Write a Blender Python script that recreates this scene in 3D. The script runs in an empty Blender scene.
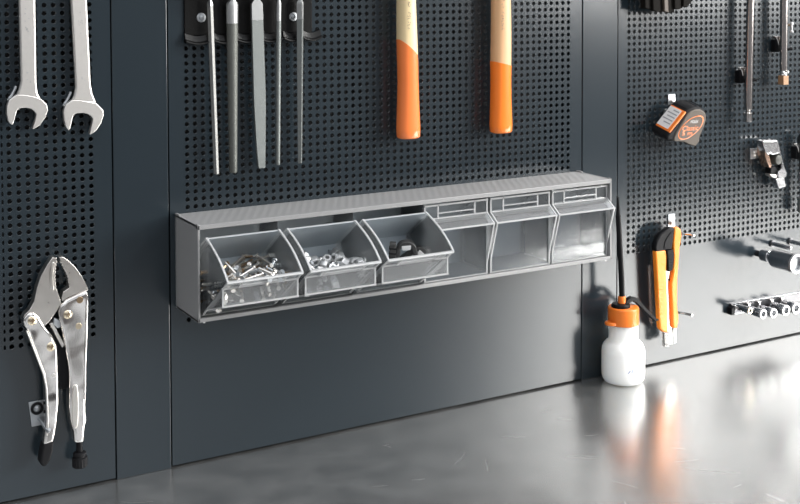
import bpy, bmesh, math, random
from mathutils import Vector, Matrix
random.seed(7)
SC = bpy.context.scene
COL = SC.collection
PI = math.pi

# ------------------------------------------------------------------ units and camera
# Wall plane is y = 0, x runs right along it, z up from the worktop (z = 0).
# Sizes below are in millimetres: X along the wall, d = distance out from the wall, Z up.
F_PX, CX, CY = 1211.94, 400.0, 17.65
YAW, PITCH, ROLL = 0.51905, -0.03911, -0.00299
CAM = Vector((-0.47594, -1.37312, 0.59320))
fwd = Vector((math.sin(YAW)*math.cos(PITCH), math.cos(YAW)*math.cos(PITCH), math.sin(PITCH)))
r0 = Vector((math.cos(YAW), -math.sin(YAW), 0)); u0 = r0.cross(fwd)
cr, sr = math.cos(ROLL), math.sin(ROLL)
RI = cr*r0 + sr*u0; UP = -sr*r0 + cr*u0

def at(px, py, d=0.0):
    """point of the photograph -> (X, Z) in mm on the plane d mm in front of the wall"""
    v = fwd + (px-CX)/F_PX*RI - (py-CY)/F_PX*UP
    t = (-d/1000.0 - CAM.y)/v.y
    q = CAM + t*v
    return (q.x*1000, q.z*1000)
def ats(pts, d, ox=0, oy=0, s=1.0):
    return [at(ox+x/s, oy+y/s, d) for x, y in pts]
def V(X, d, Z): return Vector((X/1000.0, -d/1000.0, Z/1000.0))

cam_d = bpy.data.cameras.new('camera'); cam = bpy.data.objects.new('camera', cam_d); COL.objects.link(cam)
cam_d.sensor_width = 36.0; cam_d.sensor_fit = 'HORIZONTAL'
cam_d.lens = F_PX/800*36.0
cam_d.shift_y = -(252.0-CY)/800.0
cam_d.clip_start = 0.05
M = Matrix((RI, UP, -fwd)).transposed().to_4x4(); M.translation = CAM
cam.matrix_world = M
SC.camera = cam

# ------------------------------------------------------------------ materials
def nodes(name):
    m = bpy.data.materials.new(name); m.use_nodes = True
    nt = m.node_tree; b = nt.nodes.get('Principled BSDF')
    return m, nt, b
def mat(name, col, rough=0.4, metal=0.0, spec=0.5, noise=0.0, nscale=60, stretch=(1,1,1), bump=0.0, dist=0.001, detail=5, rvar=0.0, trans=0.0, sss=0.0, coat=0.0):
    m, nt, b = nodes(name)
    b.inputs['Base Color'].default_value = (*col, 1)
    b.inputs['Roughness'].default_value = rough
    b.inputs['Metallic'].default_value = metal
    b.inputs['Specular IOR Level'].default_value = spec
    b.inputs['Coat Weight'].default_value = coat
    if trans: b.inputs['Transmission Weight'].default_value = trans
    if sss:
        b.inputs['Subsurface Weight'].default_value = sss
        b.inputs['Subsurface Radius'].default_value = (1, .95, .9)
        b.inputs['Subsurface Scale'].default_value = 0.035
    if noise or bump or rvar:
        tc = nt.nodes.new('ShaderNodeTexCoord'); mp = nt.nodes.new('ShaderNodeMapping')
        mp.inputs['Scale'].default_value = stretch
        nz = nt.nodes.new('ShaderNodeTexNoise'); nz.inputs['Scale'].default_value = nscale; nz.inputs['Detail'].default_value = detail
        nt.links.new(tc.outputs['Object'], mp.inputs[0]); nt.links.new(mp.outputs[0], nz.inputs['Vector'])
        if noise:
            mx = nt.nodes.new('ShaderNodeMix'); mx.data_type = 'RGBA'
            mx.inputs[6].default_value = (*[c*(1-noise) for c in col], 1)
            mx.inputs[7].default_value = (*[min(1, c*(1+noise)) for c in col], 1)
            nt.links.new(nz.outputs['Fac'], mx.inputs[0]); nt.links.new(mx.outputs[2], b.inputs['Base Color'])
        if rvar:
            mr = nt.nodes.new('ShaderNodeMapRange')
            mr.inputs[3].default_value = max(0.02, rough-rvar); mr.inputs[4].default_value = rough+rvar
            nt.links.new(nz.outputs['Fac'], mr.inputs[0]); nt.links.new(mr.outputs[0], b.inputs['Roughness'])
        if bump:
            bp = nt.nodes.new('ShaderNodeBump'); bp.inputs['Strength'].default_value = bump; bp.inputs['Distance'].default_value = dist
            nt.links.new(nz.outputs['Fac'], bp.inputs['Height']); nt.links.new(bp.outputs[0], b.inputs['Normal'])
    return m

WALL_C = (0.0160, 0.0235, 0.0295)
m_wall = mat('anthracite_powder_coat', WALL_C, 0.19, spec=0.62, bump=0.04, nscale=900, rvar=0.03)
m_back = mat('dark_backing', (0.006, 0.007, 0.009), 0.6)
m_chrome = mat('polished_chrome', (0.76, 0.735, 0.71), 0.12, 1.0, noise=0.04, nscale=30, detail=0, bump=0.8, dist=0.006)
m_bar = mat('bar_chrome', (0.60, 0.56, 0.54), 0.17, 1.0)
m_sock = mat('dark_chrome', (0.55, 0.55, 0.56), 0.20, 1.0)
m_nickel = mat('satin_nickel', (0.70, 0.67, 0.63), 0.30, 1.0, noise=0.06, nscale=120, rvar=0.06)
m_satin = mat('satin_forged_steel', (0.74, 0.72, 0.69), 0.42, 1.0, noise=0.05, nscale=200, bump=0.05)
m_zinc = mat('zinc_plated_steel', (0.46, 0.48, 0.50), 0.50, 1.0, noise=0.08, nscale=80)
m_brass = mat('warm_screw_steel', (0.72, 0.62, 0.46), 0.22, 1.0)
m_copper = mat('bronze_screw', (0.36, 0.26, 0.17), 0.35, 1.0)
m_file = mat('file_cut_steel', (0.20, 0.215, 0.21), 0.55, 0.7, noise=0.12, nscale=900, bump=0.3)
m_filed = mat('file_dark_cut_steel', (0.13, 0.135, 0.125), 0.55, 0.7, noise=0.12, nscale=900, bump=0.3)
m_filet = mat('file_smooth_steel', (0.40, 0.41, 0.41), 0.45, 0.85, noise=0.05, nscale=90)
m_fileb = mat('file_bright_steel', (0.30, 0.30, 0.29), 0.6, 0.6, noise=0.06, nscale=300)
m_blk = mat('black_plastic', (0.006, 0.006, 0.007), 0.42, spec=0.13)
m_blkr = mat('black_rubber', (0.009, 0.009, 0.010), 0.6, spec=0.15)
m_blkg = mat('glossy_black_leather', (0.005, 0.005, 0.005), 0.32, spec=0.25, bump=0.15, nscale=300)
m_org = mat('orange_plastic', (0.86, 0.205, 0.025), 0.33)
m_orgl = mat('orange_dipped_varnish_left', (0.86, 0.215, 0.055), 0.25, coat=0.3)
m_orgd = mat('orange_dipped_varnish_right', (0.84, 0.205, 0.025), 0.25, coat=0.3)
m_orgk = mat('orange_knife_plastic', (0.92, 0.27, 0.02), 0.36)
m_wood1 = mat('ash_wood_pale', (0.72, 0.57, 0.33), 0.38, noise=0.10, nscale=60, stretch=(9, 9, 0.35), coat=0.2)
m_wood2 = mat('hickory_wood_rosy', (0.66, 0.40, 0.215), 0.38, noise=0.10, nscale=60, stretch=(9, 9, 0.35), coat=0.2)
m_print = mat('grey_print', (0.22, 0.18, 0.15), 0.6)
m_grey = mat('grey_abs_plastic', (0.25, 0.25, 0.25), 0.42, noise=0.03, nscale=400)
m_white_pe = mat('milky_polyethylene', (0.96, 0.945, 0.895), 0.35, sss=0.9)
m_taupe = mat('taupe_plastic', (0.125, 0.108, 0.092), 0.6, spec=0.2, noise=0.05, nscale=500)
m_taupe2 = mat('taupe_label', (0.10, 0.078, 0.064), 0.5, spec=0.2)
m_white = mat('white_label', (0.72, 0.71, 0.70), 0.5)
m_lgrey = mat('label_grey_ink', (0.30, 0.30, 0.31), 0.5)
m_blue = mat('pale_blue_ink', (0.36, 0.42, 0.60), 0.5)
m_tan = mat('tan_end_face', (0.30, 0.17, 0.09), 0.5, 0.2)
m_black_ox = mat('gunmetal', (0.10, 0.10, 0.105), 0.28, 0.9)
m_bristle = mat('brown_black_bristle', (0.008, 0.007, 0.006), 0.8, spec=0.1, noise=0.4, nscale=300, stretch=(1, 1, 0.05))
m_bristl2 = mat('light_brown_bristle', (0.075, 0.058, 0.045), 0.55)
m_ringw = mat('bright_rim', (0.62, 0.62, 0.62), 0.30, 0.7)
m_clipd = mat('dark_clip_plastic', (0.03, 0.029, 0.028), 0.4)
m_grip = mat('olive_black_rubber', (0.03, 0.032, 0.026), 0.45)

def rib_bump(m, scale, rot, strength):
    nt = m.node_tree; b = nt.nodes['Principled BSDF']
    tc = nt.nodes.new('ShaderNodeTexCoord'); mp = nt.nodes.new('ShaderNodeMapping'); mp.inputs['Rotation'].default_value = (0, 0, rot)
    w = nt.nodes.new('ShaderNodeTexWave'); w.inputs['Scale'].default_value = scale
    bp = nt.nodes.new('ShaderNodeBump'); bp.inputs['Strength'].default_value = strength; bp.inputs['Distance'].default_value = 0.001
    nt.links.new(tc.outputs['Object'], mp.inputs[0]); nt.links.new(mp.outputs[0], w.inputs['Vector'])
    nt.links.new(w.outputs['Fac'], bp.inputs['Height']); nt.links.new(bp.outputs[0], b.inputs['Normal'])
m_grey_lit = mat('grey_abs_lit', (0.55, 0.58, 0.60), 0.4)  # cabinet grey lightened on the back panel for brightness inside the bins
m_grey_rib = mat('grey_abs_ribbed', (0.25, 0.25, 0.25), 0.42)
rib_bump(m_grey_rib, 34.0, math.radians(28), 0.16)

def clear(name, alpha, rough, haze_col):
    """thin clear polystyrene: mostly see-through, glossy at grazing angles, milky by alpha"""
    m = bpy.data.materials.new(name); m.use_nodes = True; nt = m.node_tree
    for n in list(nt.nodes): nt.nodes.remove(n)
    out = nt.nodes.new('ShaderNodeOutputMaterial')
    tr = nt.nodes.new('ShaderNodeBsdfTransparent'); tr.inputs[0].default_value = (0.965, 0.975, 0.98, 1)
    df = nt.nodes.new('ShaderNodeBsdfDiffuse'); df.inputs[0].default_value = (*haze_col, 1)
    tl = nt.nodes.new('ShaderNodeBsdfTranslucent'); tl.inputs[0].default_value = (*haze_col, 1)
    hz = nt.nodes.new('ShaderNodeMixShader'); hz.inputs[0].default_value = 0.5
    nt.links.new(df.outputs[0], hz.inputs[1]); nt.links.new(tl.outputs[0], hz.inputs[2])
    m1 = nt.nodes.new('ShaderNodeMixShader'); m1.inputs[0].default_value = alpha
    nt.links.new(tr.outputs[0], m1.inputs[1]); nt.links.new(hz.outputs[0], m1.inputs[2])
    gl = nt.nodes.new('ShaderNodeBsdfGlossy'); gl.inputs[0].default_value = (1, 1, 1, 1); gl.inputs['Roughness'].default_value = rough
    fr = nt.nodes.new('ShaderNodeFresnel'); fr.inputs['IOR'].default_value = 1.5
    tc = nt.nodes.new('ShaderNodeTexCoord'); nz = nt.nodes.new('ShaderNodeTexNoise'); nz.inputs['Scale'].default_value = 55
    mp = nt.nodes.new('ShaderNodeMapping'); mp.inputs['Scale'].default_value = (0.18, 1, 1)
    bp = nt.nodes.new('ShaderNodeBump'); bp.inputs['Strength'].default_value = 0.2; bp.inputs['Distance'].default_value = 0.002
    nt.links.new(tc.outputs['Object'], mp.inputs[0]); nt.links.new(mp.outputs[0], nz.inputs['Vector']); nt.links.new(nz.outputs['Fac'], bp.inputs['Height'])
    nt.links.new(bp.outputs[0], gl.inputs['Normal'])
    m2 = nt.nodes.new('ShaderNodeMixShader')
    nt.links.new(fr.outputs[0], m2.inputs[0]); nt.links.new(m1.outputs[0], m2.inputs[1]); nt.links.new(gl.outputs[0], m2.inputs[2])
    nt.links.new(m2.outputs[0], out.inputs[0])
    return m
m_clear = clear('clear_polystyrene', 0.075, 0.14, (0.88, 0.95, 1.0))
m_clear2 = clear('clear_polystyrene_lip', 0.16, 0.12, (0.94, 0.95, 0.96))
m_clear3 = clear('clear_polystyrene_rear', 0.55, 0.10, (0.86, 0.94, 1.0))  # haze raised in place of light reflected inside the bins
m_rim = clear('clear_polystyrene_edge', 0.6, 0.10, (1.0, 1.0, 1.0))
m_blade = clear('clear_blade_guide', 0.25, 0.10, (0.95, 0.93, 0.90))

def bench_material():
    m, nt, b = nodes('brushed_stainless_steel')
    b.inputs['Metallic'].default_value = 1.0
    tc = nt.nodes.new('ShaderNodeTexCoord')
    def noise(scale, st, det=5, rot=0):
        mp = nt.nodes.new('ShaderNodeMapping'); mp.inputs['Scale'].default_value = st; mp.inputs['Rotation'].default_value = (0, 0, rot)
        n = nt.nodes.new('ShaderNodeTexNoise'); n.inputs['Scale'].default_value = scale; n.inputs['Detail'].default_value = det
        nt.links.new(tc.outputs['Object'], mp.inputs[0]); nt.links.new(mp.outputs[0], n.inputs['Vector']); return n
    n1 = noise(22, (1, 1, 1), 4); n2 = noise(260, (0.06, 1, 1), 3)
    b.inputs['Roughness'].default_value = 0.24; b.inputs['Base Color'].default_value = (0.61, 0.61, 0.60, 1)
    # worn, matt film over the metal
    df = nt.nodes.new('ShaderNodeBsdfDiffuse'); df.inputs[0].default_value = (0.55, 0.55, 0.54, 1)
    ms = nt.nodes.new('ShaderNodeMixShader'); mr = nt.nodes.new('ShaderNodeMapRange'); mr.inputs[1].default_value = 0.3; mr.inputs[2].default_value = 0.7; mr.inputs[3].default_value = 0.06; mr.inputs[4].default_value = 0.13
    nt.links.new(n1.outputs['Fac'], mr.inputs[0]); nt.links.new(mr.outputs[0], ms.inputs[0])
    out = nt.nodes['Material Output']
    nt.links.new(b.outputs[0], ms.inputs[1]); nt.links.new(df.outputs[0], ms.inputs[2]); nt.links.new(ms.outputs[0], out.inputs[0])
    return m
m_bench = bench_material()
m_scratch = mat('bright_scratch', (0.75, 0.75, 0.74), 0.45, 0.7)

# ------------------------------------------------------------------ object helpers
ROOT = {}
def tag(o, label=None, cat=None, group=None, kind=None):
    if label: o['label'] = label
    if cat: o['category'] = cat
    if group: o['group'] = group
    if kind: o['kind'] = kind
    return o
def thing(name, label, cat, loc, group=None):
    o = bpy.data.objects.new(name, None); o.empty_display_size = 0.02
    o.location = loc; COL.objects.link(o); ROOT[o.name] = Vector(loc)
    return tag(o, label, cat, group)
def obj(name, bm, m, parent=None, smooth=True, bevel=0.0, seg=2, auto=35):
    """one mesh object; the bmesh is in world coordinates (metres)"""
    bmesh.ops.recalc_face_normals(bm, faces=bm.faces[:])
    if parent is not None: org = ROOT[parent.name]
    else:
        xs = [v.co for v in bm.verts]
        lo = Vector([min(c[i] for c in xs) for i in range(3)]); hi = Vector([max(c[i] for c in xs) for i in range(3)])
        org = Vector(((lo.x+hi.x)/2, (lo.y+hi.y)/2, lo.z))
    bmesh.ops.translate(bm, verts=bm.verts[:], vec=-org)
    me = bpy.data.meshes.new(name); bm.to_mesh(me); bm.free()
    if isinstance(m, (list, tuple)):
        for k in m: me.materials.append(k)
    else: me.materials.append(m)
    if smooth:
        me.polygons.foreach_set('use_smooth', [True]*len(me.polygons))
        try: me.set_sharp_from_angle(angle=math.radians(auto))
        except Exception: pass
    o = bpy.data.objects.new(name, me); COL.objects.link(o)
    if parent is not None: o.parent = parent
    else: o.location = org
    ROOT[o.name] = org
    if bevel:
        bv = o.modifiers.new('edge', 'BEVEL'); bv.width = bevel/1000; bv.segments = seg; bv.limit_method = 'ANGLE'; bv.angle_limit = math.radians(40)
        bv.use_clamp_overlap = True; bv.harden_normals = False
    return o

def B(): return bmesh.new()
def prism(bm, pts, d0, d1, scale_front=None):
    """polygon pts [(X,Z)] extruded from d0 to d1 (mm out from the wall)"""
    a = [bm.verts.new(V(x, d0, z)) for x, z in pts]
    b = [bm.verts.new(V(x, d1, z)) for x, z in pts]
    n = len(pts)
    bm.faces.new(a); bm.faces.new(b[::-1])
    for i in range(n): bm.faces.new((a[i], a[(i+1) % n], b[(i+1) % n], b[i]))
    return bm
def xprism(bm, pts, x0, x1):
    """profile pts [(d,Z)] extruded along the wall from x0 to x1"""
    a = [bm.verts.new(V(x0, d, z)) for d, z in pts]; b = [bm.verts.new(V(x1, d, z)) for d, z in pts]
    n = len(pts)
    bm.faces.new(a); bm.faces.new(b[::-1])
    for i in range(n): bm.faces.new((a[i], a[(i+1) % n], b[(i+1) % n], b[i]))
    return bm
def box(bm, x0, x1, d0, d1, z0, z1): return prism(bm, [(x0, z0), (x1, z0), (x1, z1), (x0, z1)], d0, d1)
def ring_pts(c, ax, r, n, ref=None, r2=None, ph=0):
    ax = ax.normalized()
    if ref is None: ref = Vector((0, 0, 1)) if abs(ax.z) < 0.9 else Vector((1, 0, 0))
    e1 = (ref - ax*ref.dot(ax)).normalized(); e2 = ax.cross(e1)
    r2 = r if r2 is None else r2
    return [c + e1*(r*math.cos(ph+2*PI*i/n)) + e2*(r2*math.sin(ph+2*PI*i/n)) for i in range(n)]
def loft(bm, rings, cap=True, closed=False):
    rs = [[bm.verts.new(p) for p in r] for r in rings]
    n = len(rs[0]); m = len(rs)
    for k in range(m if closed else m-1):
        a, b = rs[k], rs[(k+1) % m]
        for i in range(n): bm.faces.new((a[i], a[(i+1) % n], b[(i+1) % n], b[i]))
    if cap and not closed:
        bm.faces.new(rs[0][::-1]); bm.faces.new(rs[-1])
    return bm
def tube(bm, pts, r, n=10, cap=True):
    """pts: Vectors (m), r: mm or list"""
    k = len(pts); rr = r if isinstance(r, (list, tuple)) else [r]*k
    rings = []; ref = None
    for i, p in enumerate(pts):
        t = (pts[min(i+1, k-1)] - pts[max(i-1, 0)]).normalized()
        if ref is None: ref = Vector((0, 0, 1)) if abs(t.z) < 0.8 else Vector((1, 0, 0))
        ref = (ref - t*ref.dot(t)).normalized()
        rings.append(ring_pts(p, t, rr[i]/1000, n, ref))
    return loft(bm, rings, cap)
def lathe(bm, o, ax, prof, n=24, cap=True):
    """prof [(r mm, t mm)] about axis through o"""
    ax = ax.normalized()
    return loft(bm, [ring_pts(o+ax*(t/1000), ax, max(r, 0.01)/1000, n) for r, t in prof], cap)
def ring_lathe(bm, o, ax, prof, n=24):
    return loft(bm, [ring_pts(o+ax*(t/1000), ax, r/1000, n) for r, t in prof], False, True)
def disc(bm, X, Z, d0, d1, r, n=18): return lathe(bm, V(X, d0, Z), Vector((0, -1, 0)), [(r, 0), (r, d1-d0)], n)
OUT = Vector((0, -1, 0))
def smoothpoly(pts, it=1):
    for _ in range(it):
        q = []
        for i in range(len(pts)):
            a, b = pts[i], pts[(i+1) % len(pts)]
            q += [(a[0]*.75+b[0]*.25, a[1]*.75+b[1]*.25), (a[0]*.25+b[0]*.75, a[1]*.25+b[1]*.75)]
        pts = q
    return pts
def copy_tree(o, parent=None):
    c = o.copy(); COL.objects.link(c)
    if parent is not None: c.parent = parent
    for ch in list(o.children): copy_tree(ch, c)
    return c

# ------------------------------------------------------------------ the setting
PH, PV = 10.14, 9.04
def perforated(name, x0, x1, z0, z1, cols, rows, zlast, narrow=(), frame=1.5):
    """cols: list of hole-centre X (regular), rows counted upwards from zlast"""
    vs, fs = [], []
    def quad(*p):
        i = len(vs); vs.extend(p); fs.append(tuple(range(i, i+len(p))))
    hx0 = cols[0]-PH/2; hx1 = cols[-1]+PH/2; hz0 = zlast-PV/2; hz1 = zlast+(rows-.5)*PV
    def P(x, z, d=0): return tuple(V(x, d, z))
    if narrow:
        hxn = narrow[0]-PH*.32
    else: hxn = hx0
    # plain sheet around the holes
    quad(P(x0, z0), P(x1, z0), P(x1, hz0), P(x0, hz0))
    quad(P(x0, hz1), P(x1, hz1), P(x1, z1), P(x0, z1))
    quad(P(x0, hz0), P(hxn, hz0), P(hxn, hz1), P(x0, hz1))
    quad(P(hx1, hz0), P(x1, hz0), P(x1, hz1), P(hx1, hz1))
    # folded returns
    for (ax, az, bx, bz) in ((x0, z0, x1, z0), (x1, z0, x1, z1), (x1, z1, x0, z1), (x0, z1, x0, z0)):
        quad(P(ax, az), P(ax, az, -14), P(bx, bz, -14), P(bx, bz))
    allc = [(c, 1.0, PH) for c in cols]
    if narrow:
        allc.append(((hxn+hx0)/2, 0.42, hx0-hxn))
    N = 12
    R, R1 = 3.05, 2.66
    for c, sx, w in allc:
        for r in range(rows):
            z = zlast + r*PV
            rect = []
            cs = [(-.5, -.5), (.5, -.5), (.5, .5), (-.5, .5)]
            for k in range(4):
                a, b = cs[k], cs[(k+1) % 4]
                for t in (0, 1/3, 2/3): rect.append((c+w*(a[0]+(b[0]-a[0])*t), z+PV*(a[1]+(b[1]-a[1])*t)))
            i = len(vs)
            for x, zz in rect: vs.append(P(x, zz))
            for (rr, d) in ((R, 0), (R1, -.35), (R1, -1.6)):
                for k in range(N):
                    an = -0.75*PI + 2*PI*k/N
                    vs.append(P(c+sx*rr*math.cos(an), z+rr*math.sin(an), d))
            for k in range(N):
                j = (k+1) % N
                for q in range(3): fs.append((i+q*N+k, i+q*N+j, i+(q+1)*N+j, i+(q+1)*N+k))
    me = bpy.data.meshes.new(name); me.from_pydata(vs, [], fs); me.materials.append(m_wall); me.update()
    o = bpy.data.objects.new(name, me); COL.objects.link(o); tag(o, kind='structure'); return o

ZTOP = 760
perforated('wall_left', -620, -75.2, 2.6, ZTOP, [-190.35+PH*k for k in range(10)], 64, 419.55-27*PV, narrow=(-197.3,))
perforated('wall_centre', -6.0, 607.6, 2.6, ZTOP, [16.02+PH*k for k in range(57)], 64, 401.68-25*PV)
perforated('wall_right', 674.8, 1500, 2.6, ZTOP, [694.76+PH*k for k in range(60)], 64, 321.31-16*PV)
for k, (a, b) in enumerate(((-73.6, -7.6), (609.2, 673.2))):
    bm = B(); box(bm, a, b, -20, 0.4, 0, ZTOP)
    tag(obj('trim_%d' % (k+1), bm, m_wall, bevel=.9, seg=3), kind='structure')
bm = B(); box(bm, -640, 1520, -40, -30, -40, ZTOP)
tag(obj('wall_back', bm, m_back), kind='structure')

bm = B(); box(bm, -900, 2400, -22, 820, -45, 0)
random.seed(5)
def scratch(bm, x, d, L, an, bend, w):
    prev = None
    for k in range(7):
        f = k/6; a = an+bend*f; px = x+L*f*math.cos(a); pd = d+L*f*math.sin(a); ww = w*math.sin(PI*(.06+.88*f))
        n = (-math.sin(a)*ww, math.cos(a)*ww)
        cur = (bm.verts.new(V(px+n[0], pd+n[1], .06)), bm.verts.new(V(px-n[0], pd-n[1], .06)))
        if prev: bm.faces.new((prev[0], prev[1], cur[1], cur[0])).material_index = 1
        prev = cur
for q in ((-60, 260, 90, 1.2, .3), (-20, 250, 70, 1.0, .3), (-5, 300, 60, .4, .2), (10, 235, 80, 1.3, -.2), (60, 250, 60, .2, .3), (-90, 205, 50, .1, .1), (110, 300, 80, 1.5, .2), (150, 260, 50, .5, .4), (230, 290, 60, 2.2, .2), (330, 330, 90, 1.9, .2), (420, 210, 40, .3, .2), (520, 300, 70, 1.1, -.3)):
    scratch(bm, *q, .22)
for k in range(34): scratch(bm, random.uniform(-180, 560), random.uniform(60, 420), random.uniform(6, 40), random.uniform(0, PI), random.uniform(-.3, .3), .16)
tag(obj('worktop', bm, [m_bench, m_scratch], bevel=0), 'brushed stainless steel worktop along the foot of the dark perforated tool wall', 'worktop')

# unseen dark wall added beyond the tool panels to cut light on the worktop
bm = B(); prism(bm, [(-2600, -40), (3600, -40), (3600, ZTOP), (-2600, ZTOP)], -52, -42)
tag(obj('trim_3', bm, m_back), kind='structure')
# ------------------------------------------------------------------ pegs and hooks
def dome_screw(parent, X, Z, d, r=3.2, m=m_zinc):
    bm = B(); lathe(bm, V(X, d, Z), OUT, [(r*1.25, -1.2), (r*1.25, .0), (r, .3), (r*.85, 1.4), (r*.5, 2.2), (0.2, 2.5)], 16)
    return obj('screw', bm, m, parent)

# ------------------------------------------------------------------ wrenches
def wrench(pts, ridge, shaft, label, marks):
    d0, d1 = 4.0, 11.0
    X, Z = at(*shaft[0], d1)
    t = thing('open_end_wrench', label, 'wrench', V(X, d1, at(*pts[len(pts)//2], d1)[1]), 'open end wrenches hanging on the left panel')
    P = [at(x, y, d1) for x, y in pts]
    bm = B(); prism(bm, P, d0, d1)
    obj('jaw', bm, m_satin, t, bevel=1.6, seg=3)
    S = [at(x, y, d1-1) for x, y in shaft]           # shaft outline, bottom-left .. top .. bottom-right
    n = len(S)//2
    (xl, zl), (xr, zr) = S[n-1], S[n]
    dx = (xl - S[n-2][0])/(zl - S[n-2][1]) if abs(zl-S[n-2][1]) > 1 else 0
    top = [(xl+dx*90, zl+90), (xr+dx*90, zr+90)]
    bm = B(); prism(bm, S[:n]+top+S[n:], d0+.6, d1-.8)
    obj('shank', bm, m_satin, t, bevel=2.0, seg=3)
    # ring end above the picture's edge
    c = ((top[0][0]+top[1][0])/2, top[0][1]+16)
    bm = B(); ring_lathe(bm, V(c[0], 3.4, c[1]), OUT, [(19, 0), (19, 8), (12, 8), (12, 0)], 24)
    obj('ring_end', bm, m_satin, t, bevel=1)
    for (x, y, w, h) in marks[::2]:
        X0, Z0 = at(x, y, d1-.8)
        bm = B(); box(bm, X0-w/2, X0+w/2, d1-1, d1-.55, Z0-h/2, Z0+h/2)
        obj('stamped_mark', bm, m_ringw, t)  # pale flecks put the stamping's glints into the colour
    return t
sc = lambda L, ox, oy, s: [(ox+x/s, oy+y/s) for x, y in L]
w1 = sc([(122, 178), (70, 213), (50, 260), (48, 318), (60, 368), (78, 390), (90, 396), (97, 386), (108, 350), (120, 302), (130, 284), (150, 275), (187, 272), (222, 278), (246, 294), (262, 318), (256, 352), (234, 424), (243, 427), (290, 398), (328, 342), (347, 288), (336, 246), (298, 210), (240, 190), (180, 180)], 0, 70, 7.2)
s1 = sc([(118, 184), (138, 142), (150, 80)], 0, 70, 7.2) + [(18.9, 0.0)] + [(35.6, 0.0)] + sc([(265, 90), (273, 168), (300, 214)], 0, 70, 7.2)
w2 = sc([(520, 216), (475, 250), (457, 298), (462, 365), (476, 412), (490, 432), (500, 436), (506, 420), (515, 388), (524, 342), (535, 322), (556, 312), (600, 309), (636, 318), (658, 334), (668, 352), (662, 392), (644, 462), (654, 466), (692, 440), (730, 386), (748, 326), (745, 290), (694, 238), (640, 228), (580, 218)], 0, 70, 7.2)
s2 = sc([(516, 222), (534, 186), (545, 120)], 0, 70, 7.2) + [(70.9, 0.0)] + [(87.2, 0.0)] + sc([(656, 100), (668, 170), (697, 240)], 0, 70, 7.2)
random.seed(3)
def stamp(x0, y0, y1, n): return [(x0+random.uniform(-2.6, 2.6), y0+(y1-y0)*random.random(), random.uniform(.6, 1.6), random.uniform(.6, 1.8)) for _ in range(n)]
wrench(w1, None, s1, 'steel open end wrench, the one further left and slightly higher', stamp(26.5, 8, 32, 16)+stamp(28.5, 72, 82, 6))
wrench(w2, None, s2, 'steel open end wrench hanging nearest the narrow upright post', stamp(80, 12, 34, 14)+stamp(83, 74, 88, 6))
for (px, py, lab) in ((12.5, 92.5, 'small bent steel peg hook behind the neck of the further left wrench'),
                      (67.5, 98.0, 'small bent steel peg hook behind the wrench nearest the post')):
    X, Z = at(px, py, 0)
    t = thing('peg_hook', lab, 'hook', V(X, 0, Z))
    bm = B(); tube(bm, [V(X+3, -6, Z+6), V(X+3, 2.5, Z+6), V(X+1, 3.2, Z+2), V(X-2, 3.0, Z-3), V(X-4.5, 3.4, Z-6), V(X-5.5, 6, Z-7)], 1.5, 8)
    obj('wire', bm, m_zinc, t)

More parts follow.
